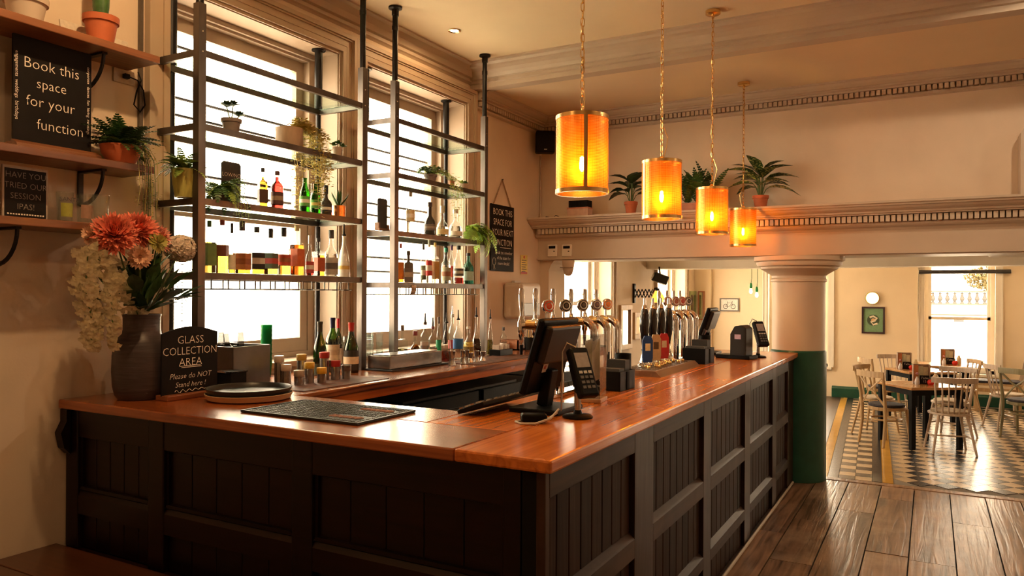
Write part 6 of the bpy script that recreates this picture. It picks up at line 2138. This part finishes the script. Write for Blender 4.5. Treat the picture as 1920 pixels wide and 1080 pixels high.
def table_set(loc, rz, tag_, number):
    """menu box, sauce tomato, little vase and cream bottle standing on a table"""
    x, y, z = loc
    gm = 'table condiments in the dining room'
    t = thing('menu_box', 'wooden menu box with a black table number card ' + tag_, 'menu box', (x, y, z), rz, gm)
    MB().box(-.075, -.03, 0, .075, .03, .018).box(-.082, -.03, 0, -.075, .03, .21).box(.075, -.03, 0, .082, .03, .21).box(-.082, .024, 0, .082, .03, .21).build('box', paint((.28, .17, .11)), t)
    for k, c in enumerate(((.62, .24, .10), (.50, .46, .30), (.66, .56, .36))):
        MB().box(-.072 + k * .048, .004 + .004 * k, .018, -.026 + k * .048, .012 + .004 * k, .20 - .01 * k).build('menu', paint(c), t)
    c = MB().box(-.020, -.034, .004, .072, -.028, .095).build('number_card', M_slate, t)
    text('lettering', 'Table', M_chalk, t, (.026, -.0345, .066), .034, '-y', .2, thin=-.0004)
    if number: text('lettering', number, M_chalk, t, (.026, -.0345, .030), .034, '-y', thin=-.0004)
    Rz = Matrix.Rotation(rz, 3, 'Z')
    p = Vector(loc) + Rz @ Vector((-.055, -.085, 0))
    t = thing('bud_vase', 'white bud vase with a pink flower ' + tag_, 'vase', p, 0, gm)
    MB().lathe([(0, 0), (.022, 0), (.026, .03), (.018, .06), (.010, .075), (.013, .085), (0, .085)], 16).build('vase', paint((.60, .56, .56), .3), t, smooth=True)
    mb = MB()
    for k in range(14):
        a = k * 2.4
        e = .2 + k * .08
        petal(mb, (0, 0, .105), (math.cos(a) * math.cos(e), math.sin(a) * math.cos(e), math.sin(e)), (0, 0, 1), .028, .022, .2, 2)
    mb.build('flower', paint((.66, .36, .38)), t, fix=False)
    p = Vector(loc) + Rz @ Vector((.075, -.085, 0))
    t = thing('tomato_sauce', 'red tomato-shaped sauce bottle ' + tag_, 'sauce bottle', p, 0, gm)
    MB().lathe([(0, 0), (.022, 0), (.036, .022), (.036, .038), (.024, .056), (.010, .060), (0, .061)], 16).build('body', paint((.62, .03, .02), .2), t, smooth=True)
    MB().lathe([(0, .06), (.009, .06), (.003, .085), (0, .086)], 10).build('nozzle', paint((.05, .16, .04), .3), t, smooth=True)
    p = Vector(loc) + Rz @ Vector((.13, -.04, 0))
    t = thing('sauce_bottle', 'cream squeezy sauce bottle ' + tag_, 'sauce bottle', p, 0, gm)
    MB().lathe([(0, 0), (.028, 0), (.030, .01), (.030, .08), (.022, .10), (.014, .11), (.014, .13), (0, .132)], 16).build('body', paint((.66, .52, .32), .3), t, smooth=True)


dining_table('square oak table with black legs nearest the column', (-.105, 9.20, 0), math.radians(36))
cross_chair('pale cross-back chair with dark cushion left of the nearest table', (-.42, 9.02, 0), math.radians(-42))
spindle_chair('washed spindle-back chair with its back to the viewer at the nearest table', (.17, 8.90, 0), math.radians(13))
spindle_chair('washed spindle-back chair on the far side of the nearest table', (.20, 9.80, 0), math.radians(155))
spindle_chair('washed spindle-back chair behind the cross-back chair', (-.55, 9.66, 0), math.radians(-110), M_beech)
table_set((-.09, 9.22, .6405), math.radians(12), 'on the nearest table', '12')
dining_table('square oak table with black legs behind the nearest one', (-.12, 10.95, 0), math.radians(30))
cross_chair('pale round-backed chair left of the second table', (-.55, 10.75, 0), math.radians(-60), M_beech)
spindle_chair('washed spindle-back chair beyond the second table by the wall', (-.40, 11.45, 0), math.radians(-160))
spindle_chair('washed spindle-back chair right of the second table', (.33, 11.2, 0), math.radians(110), M_beech)
table_set((-.30, 10.95, .6405), math.radians(10), 'on the second table', '')
dining_table('square oak table with black legs under the far window', (.14, 12.0, 0), math.radians(4), .64)
table_set((.20, 12.0, .6405), math.radians(8), 'on the table under the window', '')
dining_table('square oak table with black legs at the right edge', (1.52, 10.62, 0), math.radians(8))
spindle_chair('washed spindle-back chair left of the table at the right edge', (.80, 10.78, 0), math.radians(-70))
cross_chair('greenish cross-back chair cut by the right edge of the picture', (.93, 10.20, 0), math.radians(-30), wood('olive_stained_wood', (.16, .14, .07), (.30, .27, .15), 'z', .4))
# cushioned settle under the window
t = thing('window_bench', 'pale wooden bench with a dark cushion beneath the far window', 'bench', (.78, 12.36, 0))
MB().box(-.26, -.18, .36, .30, .18, .39).build('seat', M_beech, t, bev=.004)
MB().box(-.25, -.17, .391, .29, .17, .425).build('cushion', M_cush, t, bev=.012)
for x in (-.23, .27):
    for y in (-.15, .15):
        MB().box(x - .02, y - .02, 0, x + .02, y + .02, .36).build('leg', M_beech, t, bev=.003)
MB().box(-.21, -.16, .27, .25, -.14, .32).build('stretcher', M_beech, t)
MB().beam((.29, -.15, .38), (.36, -.17, .72), .03, .03).beam((.29, .15, .38), (.36, .15, .72), .03, .03).beam((.355, -.17, .70), (.355, .16, .70), .03, .06).build('arm_back', M_wash, t)

# ---- far wall: pictures, lamp, cords
gp = 'framed pictures in the dining room'
P0, P1 = at(1616, 575, Y=YF), at(1659, 626, Y=YF)
t = thing('framed_picture', 'green botanical picture in a dark frame beneath the round wall lamp', 'picture', ((P0.x + P1.x) / 2, YF - .001, (P0.z + P1.z) / 2), 0, gp)
w, h = (P1.x - P0.x) / 2, (P0.z - P1.z) / 2
MB().box(-w, -.025, -h, w, 0, -h + .025).box(-w, -.025, h - .025, w, 0, h).box(-w, -.025, -h + .025, -w + .025, 0, h - .025).box(w - .025, -.025, -h + .025, w, 0, h - .025).build('frame', paint((.05, .025, .03), .3), t)
MB().box(-w + .025, -.010, -h + .025, w - .025, -.004, h - .025).build('print', paint((.17, .30, .16)), t)
MB().lathe([(0, .0), (.085, 0), (.085, .002), (0, .002)], 24, (0, -.010, 0), Matrix.Rotation(PI / 2, 3, 'X')).build('dark_disc', paint((.06, .09, .05)), t)
MB().tube([(-.05, -.0135, .04), (.0, -.0135, .06), (.05, -.0135, .03), (.02, -.0135, -.01), (-.03, -.0135, -.03), (0, -.0135, -.07), (.06, -.0135, -.05)], .014, 6, flat=.3).build('white_figure', paint((.70, .64, .5)), t)
MB().lathe([(0, 0), (.03, 0), (.03, .001), (0, .001)], 12, (.0, -.0145, -.0), Matrix.Rotation(PI / 2, 3, 'X')).build('bloom', paint((.65, .40, .2)), t)
P0, P1 = at(1350, 559, Y=YF), at(1386, 584, Y=YF)
t = thing('framed_picture', 'white picture of a bicycle in a grey frame behind the far till', 'picture', ((P0.x + P1.x) / 2, YF - .001, (P0.z + P1.z) / 2), 0, gp)
w, h = (P1.x - P0.x) / 2, (P0.z - P1.z) / 2
MB().box(-w, -.022, -h, w, 0, -h + .018).box(-w, -.022, h - .018, w, 0, h).box(-w, -.022, -h + .018, -w + .018, 0, h - .018).box(w - .018, -.022, -h + .018, w, 0, h - .018).build('frame', paint((.16, .15, .14), .3), t)
MB().box(-w + .018, -.010, -h + .018, w - .018, -.004, h - .018).build('print', paint((.80, .78, .74)), t)
dk = paint((.08, .07, .07))
for x in (-.062, .062):
    MB().tube([(x + .036 * math.cos(a), -.012, -.030 + .036 * math.sin(a)) for a in [2 * PI * k / 16 for k in range(17)]], .004, 4, caps=False).build('wheel', dk, t)
MB().tube([(-.062, -.012, -.03), (-.025, -.012, .03), (.04, -.012, .035), (0, -.012, -.03), (-.062, -.012, -.03)], .003, 4).tube([(.04, -.012, .035), (.062, -.012, -.03)], .003, 4).tube([(.04, -.012, .03), (.05, -.012, .06)], .004, 4).tube([(-.025, -.012, .03), (-.035, -.012, .055)], .004, 4).build('bicycle_frame', dk, t)
P = at(1636, 559, Y=YF)
t = thing('wall_lamp', 'round glowing bulkhead lamp with a brass ring on the far wall', 'wall lamp', (P.x, YF - .001, P.z))
RX = Matrix.Rotation(PI / 2, 3, 'X')
MB().lathe([(.085, 0), (.10, 0), (.10, .03), (.09, .045), (.082, .03), (.085, 0)], 28, (0, 0, 0), RX).build('ring', M_brass, t, smooth=True)
MB().lathe([(0, .075), (.04, .07), (.07, .05), (.086, .02), (.086, 0)], 24, (0, 0, 0), RX).build('globe', mat('lamp_globe', (1, .9, .7), .4, emit=(1, .72, .36), es=4.5), t, smooth=True)
for k, (x, y) in enumerate(((1408, 545), (1419, 552))):
    p = at(x, y - 8, Y=11.2)
    t = thing('bulb_pendant', ['left', 'right'][k] + ' of the two bare bulbs in green holders hanging by the column', 'pendant lamp', (p.x, 11.2, p.z), 0, 'green bulb holders in the dining room')
    MB().lathe([(0, .05), (.012, .05), (.018, .03), (.021, 0), (.018, -.03), (0, -.03)], 14).build('holder', paint((.01, .28, .07), .3), t, smooth=True)
    MB().lathe([(0, -.105), (.015, -.10), (.023, -.08), (.022, -.06), (.013, -.03), (0, -.028)], 14).build('bulb', mat('lit_bulb', (1, .95, .8), .3, emit=(1, .8, .5), es=5), t, smooth=True)
    MB().tube([(0, 0, .05), (.01, 0, .12), (0, 0, 2.62 - p.z)], .004, 5).build('flex', paint((.03, .10, .04)), t)
    MB().lathe([(0, 2.619 - p.z), (.03, 2.619 - p.z), (.028, 2.60 - p.z), (0, 2.595 - p.z)], 12).build('ceiling_rose', paint((.6, .55, .48)), t)
o = MB().tube([(-.17, YF - .04, 2.0), (-.175, YF - .04, 1.3), (-.165, YF - .04, 1.22), (-.15, YF - .04, 1.3), (-.155, YF - .04, 2.0)], .005, 5).build('blind_cord', paint((.62, .54, .42)))
tag(o, 'looped blind cord hanging left of the far window', 'cord')
t = thing('roller_blind', 'dark rolled-up blind across the top of the far window', 'blind', (.36, YF - .045, 1.93))
MB().tube([(-.52, 0, 0), (.62, 0, 0)], .028, 12).build('roll', paint((.05, .045, .04)), t, smooth=True)
MB().box(-.53, -.02, -.02, -.52, .04, .03).box(.62, -.02, -.02, .63, .04, .03).build('bracket', M_white, t)
p = at(1880, 486, Y=8.3)
t = thing('air_conditioner', 'white wall unit slung under the dining room ceiling at the right', 'air conditioner', (.95, 8.35, 2.0))
MB().prism([(-.16, .09), (.16, .09), (.16, -.0), (.05, -.05), (-.16, -.02)], -.48, .60, 'x').build('casing', M_white, t, bev=.01)
MB().box(-.46, -.15, -.035, .58, -.02, -.03).build('louvre', paint((.5, .46, .4)), t)
MB().tube([(-.4, 0, .09), (-.4, 0, .62)], .01, 6).tube([(.5, 0, .09), (.5, 0, .62)], .01, 6).build('hanger', M_white, t)

# ---- side wall of the dining room: scissor lamp, mirrors
def side_frame(label, x0, y0, x1, y1, col, glass_):
    a, b = at(x0, y0, X=WX), at(x1, y1, X=WX)
    t = thing('framed_mirror', label, 'mirror', (WX + .001, (a.y + b.y) / 2, (a.z + b.z) / 2), 0, 'framed mirrors on the dining room side wall')
    w, h, f = (b.y - a.y) / 2, (a.z - b.z) / 2, .065
    MB().box(0, -w, -h, .035, w, -h + f).box(0, -w, h - f, .035, w, h).box(0, -w, -h + f, .035, -w + f, h - f).box(0, w - f, -h + f, .035, w, h - f).build('frame', col, t, bev=.003)
    MB().box(.008, -w + f, -h + f, .014, w - f, h - f).build('glass', mat('mirror_silver', (.85, .84, .82), .03, 1.0), t)


side_frame('tall narrow mirror in a pale wooden frame below the scissor lamp', 1160, 572, 1181, 653, M_beech, 1)
side_frame('small square mirror in a pale wooden frame beside the hand pumps', 1186, 586, 1209, 633, M_beech, 1)
side_frame('narrow mirror in a green and cream frame near the far corner', 1290, 546, 1303, 598, paint((.30, .34, .14)), 1)
P0, P1 = at(1306, 546, Y=YF - .09), at(1318, 600, Y=YF - .09)
t = thing('framed_mirror', 'narrow mirror in a reddish frame right in the far corner', 'mirror', ((P0.x + P1.x) / 2 + .03, YF - .091, (P0.z + P1.z) / 2), 0, 'framed mirrors on the dining room side wall')
w, h, f = .055, (P0.z - P1.z) / 2, .018
MB().box(-w, -.025, -h, w, 0, -h + f).box(-w, -.025, h - f, w, 0, h).box(-w, -.025, -h, -w + f, 0, h).box(w - f, -.025, -h, w, 0, h).build('frame', paint((.42, .16, .07)), t)
MB().box(-w + f, -.012, -h + f, w - f, -.006, h - f).build('glass', MATS['mirror_silver'], t)
P = at(1187, 550, X=WX)
t = thing('scissor_lamp', 'black scissor-arm wall lamp with an amber shade', 'wall lamp', (WX + .001, P.y, P.z))
MB().box(0, -.03, -.13, .03, .03, .13).build('wall_plate', M_iron, t, bev=.003)
e = at(1226, 548, Y=P.y + .15)
ln = .24
n = 5
mb = MB()
D = Vector((1, 0, 0))
for k in range(n):
    a, b = D * (.03 + ln * k / n), D * (.03 + ln * (k + 1) / n)
    up = Vector((0, 0, .055))
    mb.beam(a + up, b - up, .012, .012).beam(a - up, b + up, .012, .012)
mb.build('scissor_arm', M_iron, t)
q = D * (ln + .03)
MB().tube([q, q + D * .03 + Vector((0, 0, .07)), q + D * .07 + Vector((0, 0, .07))], .009, 8).build('elbow', M_iron, t, smooth=True)
c = q + D * .07
RS = Matrix.Rotation(.25, 3, 'X')
MB().lathe([(.025, .05), (.035, .03), (.075, -.04), (.095, -.10), (.090, -.10), (.03, .02)], 20, c, RS).build('shade', mat('amber_shade', (.55, .20, .03), .3, trans=.3, emit=(1, .40, .05), es=1.2), t, smooth=True)
MB().lathe([(0, .07), (.028, .065), (.028, .03), (0, .03)], 14, c, RS).build('cap', M_iron, t, smooth=True)
MB().lathe([(0, -.07), (.02, -.06), (.025, -.03), (.012, .01), (0, .02)], 12, c, RS).build('bulb', mat('lit_bulb', (1, .95, .8), .3, emit=(1, .8, .5), es=5), t, smooth=True)
# dark projector bracket at the end of the second beam
p = at(1237, 520, Y=10.1)
t = thing('wall_speaker', 'small dark loudspeaker angled under the second beam', 'loudspeaker', (p.x, 10.12, 1.80), .6)
MB().cbox((0, 0, 0), (.20, .12, .12), Matrix.Rotation(.35, 3, 'Y')).build('cabinet', mat('till_grey', (.022, .020, .019), .4, spec=.25), t, bev=.012)
MB().tube([(0, .0, .05), (0, .05, .16)], .012, 8).build('bracket', M_iron, t)
MB().lathe([(0, 0), (.045, 0), (.045, .004), (0, .004)], 16, (-.105, -.01, .035), Matrix.Rotation(-1.2, 3, 'Y')).build('cone', M_steel, t)

# ---- outside the far windows: pale building with a balustrade, and a tree
M_stucco = mat('pale_stucco', (.55, .52, .48), .9, var=.06, scale=.6)
M_stone = mat('shadow_dark_stone', (.075, .07, .065), .9, var=.2, scale=3)  # underside shadow of the cornice bands put into this dark grey
t = thing('building', 'pale building with a stone balustrade across the street', 'building', (4, 58, -.2))
MB().box(-16, 0, 0, 22, 6, 1.22).build('wall', M_stucco, t)
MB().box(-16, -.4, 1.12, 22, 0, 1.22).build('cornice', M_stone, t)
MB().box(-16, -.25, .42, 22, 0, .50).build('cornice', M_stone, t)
MB().box(-16, -.3, 1.95, 22, .1, 2.05).build('balustrade_rail', M_stone, t)
for k in range(9):
    x = -7.2 + k * 2.4
    f = MB().box(x - .35, -.08, -.1, x + .35, .02, .38).build('window', M_stucco, t)
    MB().box(x - .28, -.10, -.05, x + .28, -.07, .34).build('pane', mat('dark_pane', (.05, .055, .06), .2), f)
bal = None
for k in range(34):
    if bal is None:
        bal = MB().lathe([(0, 0), (.12, 0), (.12, .05), (.06, .10), (.15, .30), (.07, .52), (.06, .60), (.11, .66), (0, .73)], 10).build('baluster', M_stone, t, smooth=True)
        o = bal
    else:
        o = bal.copy(); COL.objects.link(o); o.parent = t
    o.location = (-6.0 + k * .42, -.12, 1.22)
t = thing('tree', 'autumn-yellow tree behind the balustrade across the street', 'tree', (4.1, 66, -.2))
MB().tube([(0, 0, 0), (.1, 0, 2.0), (0, .1, 3.0)], [.25, .2, .12], 8).build('trunk', M_twig, t)
mb = MB()
rr = random.Random(88)
for i in range(2600):
    v = Vector((rr.gauss(0, 1), rr.gauss(0, 1), rr.gauss(0, 1))).normalized() * (rr.random() ** .4)
    p = Vector((v.x * 2.0, v.y * 1.6, 3.0 + v.z * .95))
    petal(mb, p, (rr.uniform(-1, 1), rr.uniform(-1, 1), rr.uniform(-1, 1)), (0, 0, 1), .22, .15, .1, 2)
tag(mb.build('foliage', mat('autumn_leaf', (.13, .10, .035), .7, var=.3, scale=3), t, fix=False), kind='stuff')

# ================================================================== lettering becomes plain mesh
bpy.context.view_layer.update()
dg = bpy.context.evaluated_depsgraph_get()
for o in [x for x in bpy.data.objects if x.type == 'FONT']:
    me = bpy.data.meshes.new_from_object(o.evaluated_get(dg))
    n_ = bpy.data.objects.new('lettering', me)
    COL.objects.link(n_)
    n_.parent, n_.location, n_.rotation_euler, n_.scale = o.parent, o.location, o.rotation_euler, o.scale
    bpy.data.objects.remove(o)
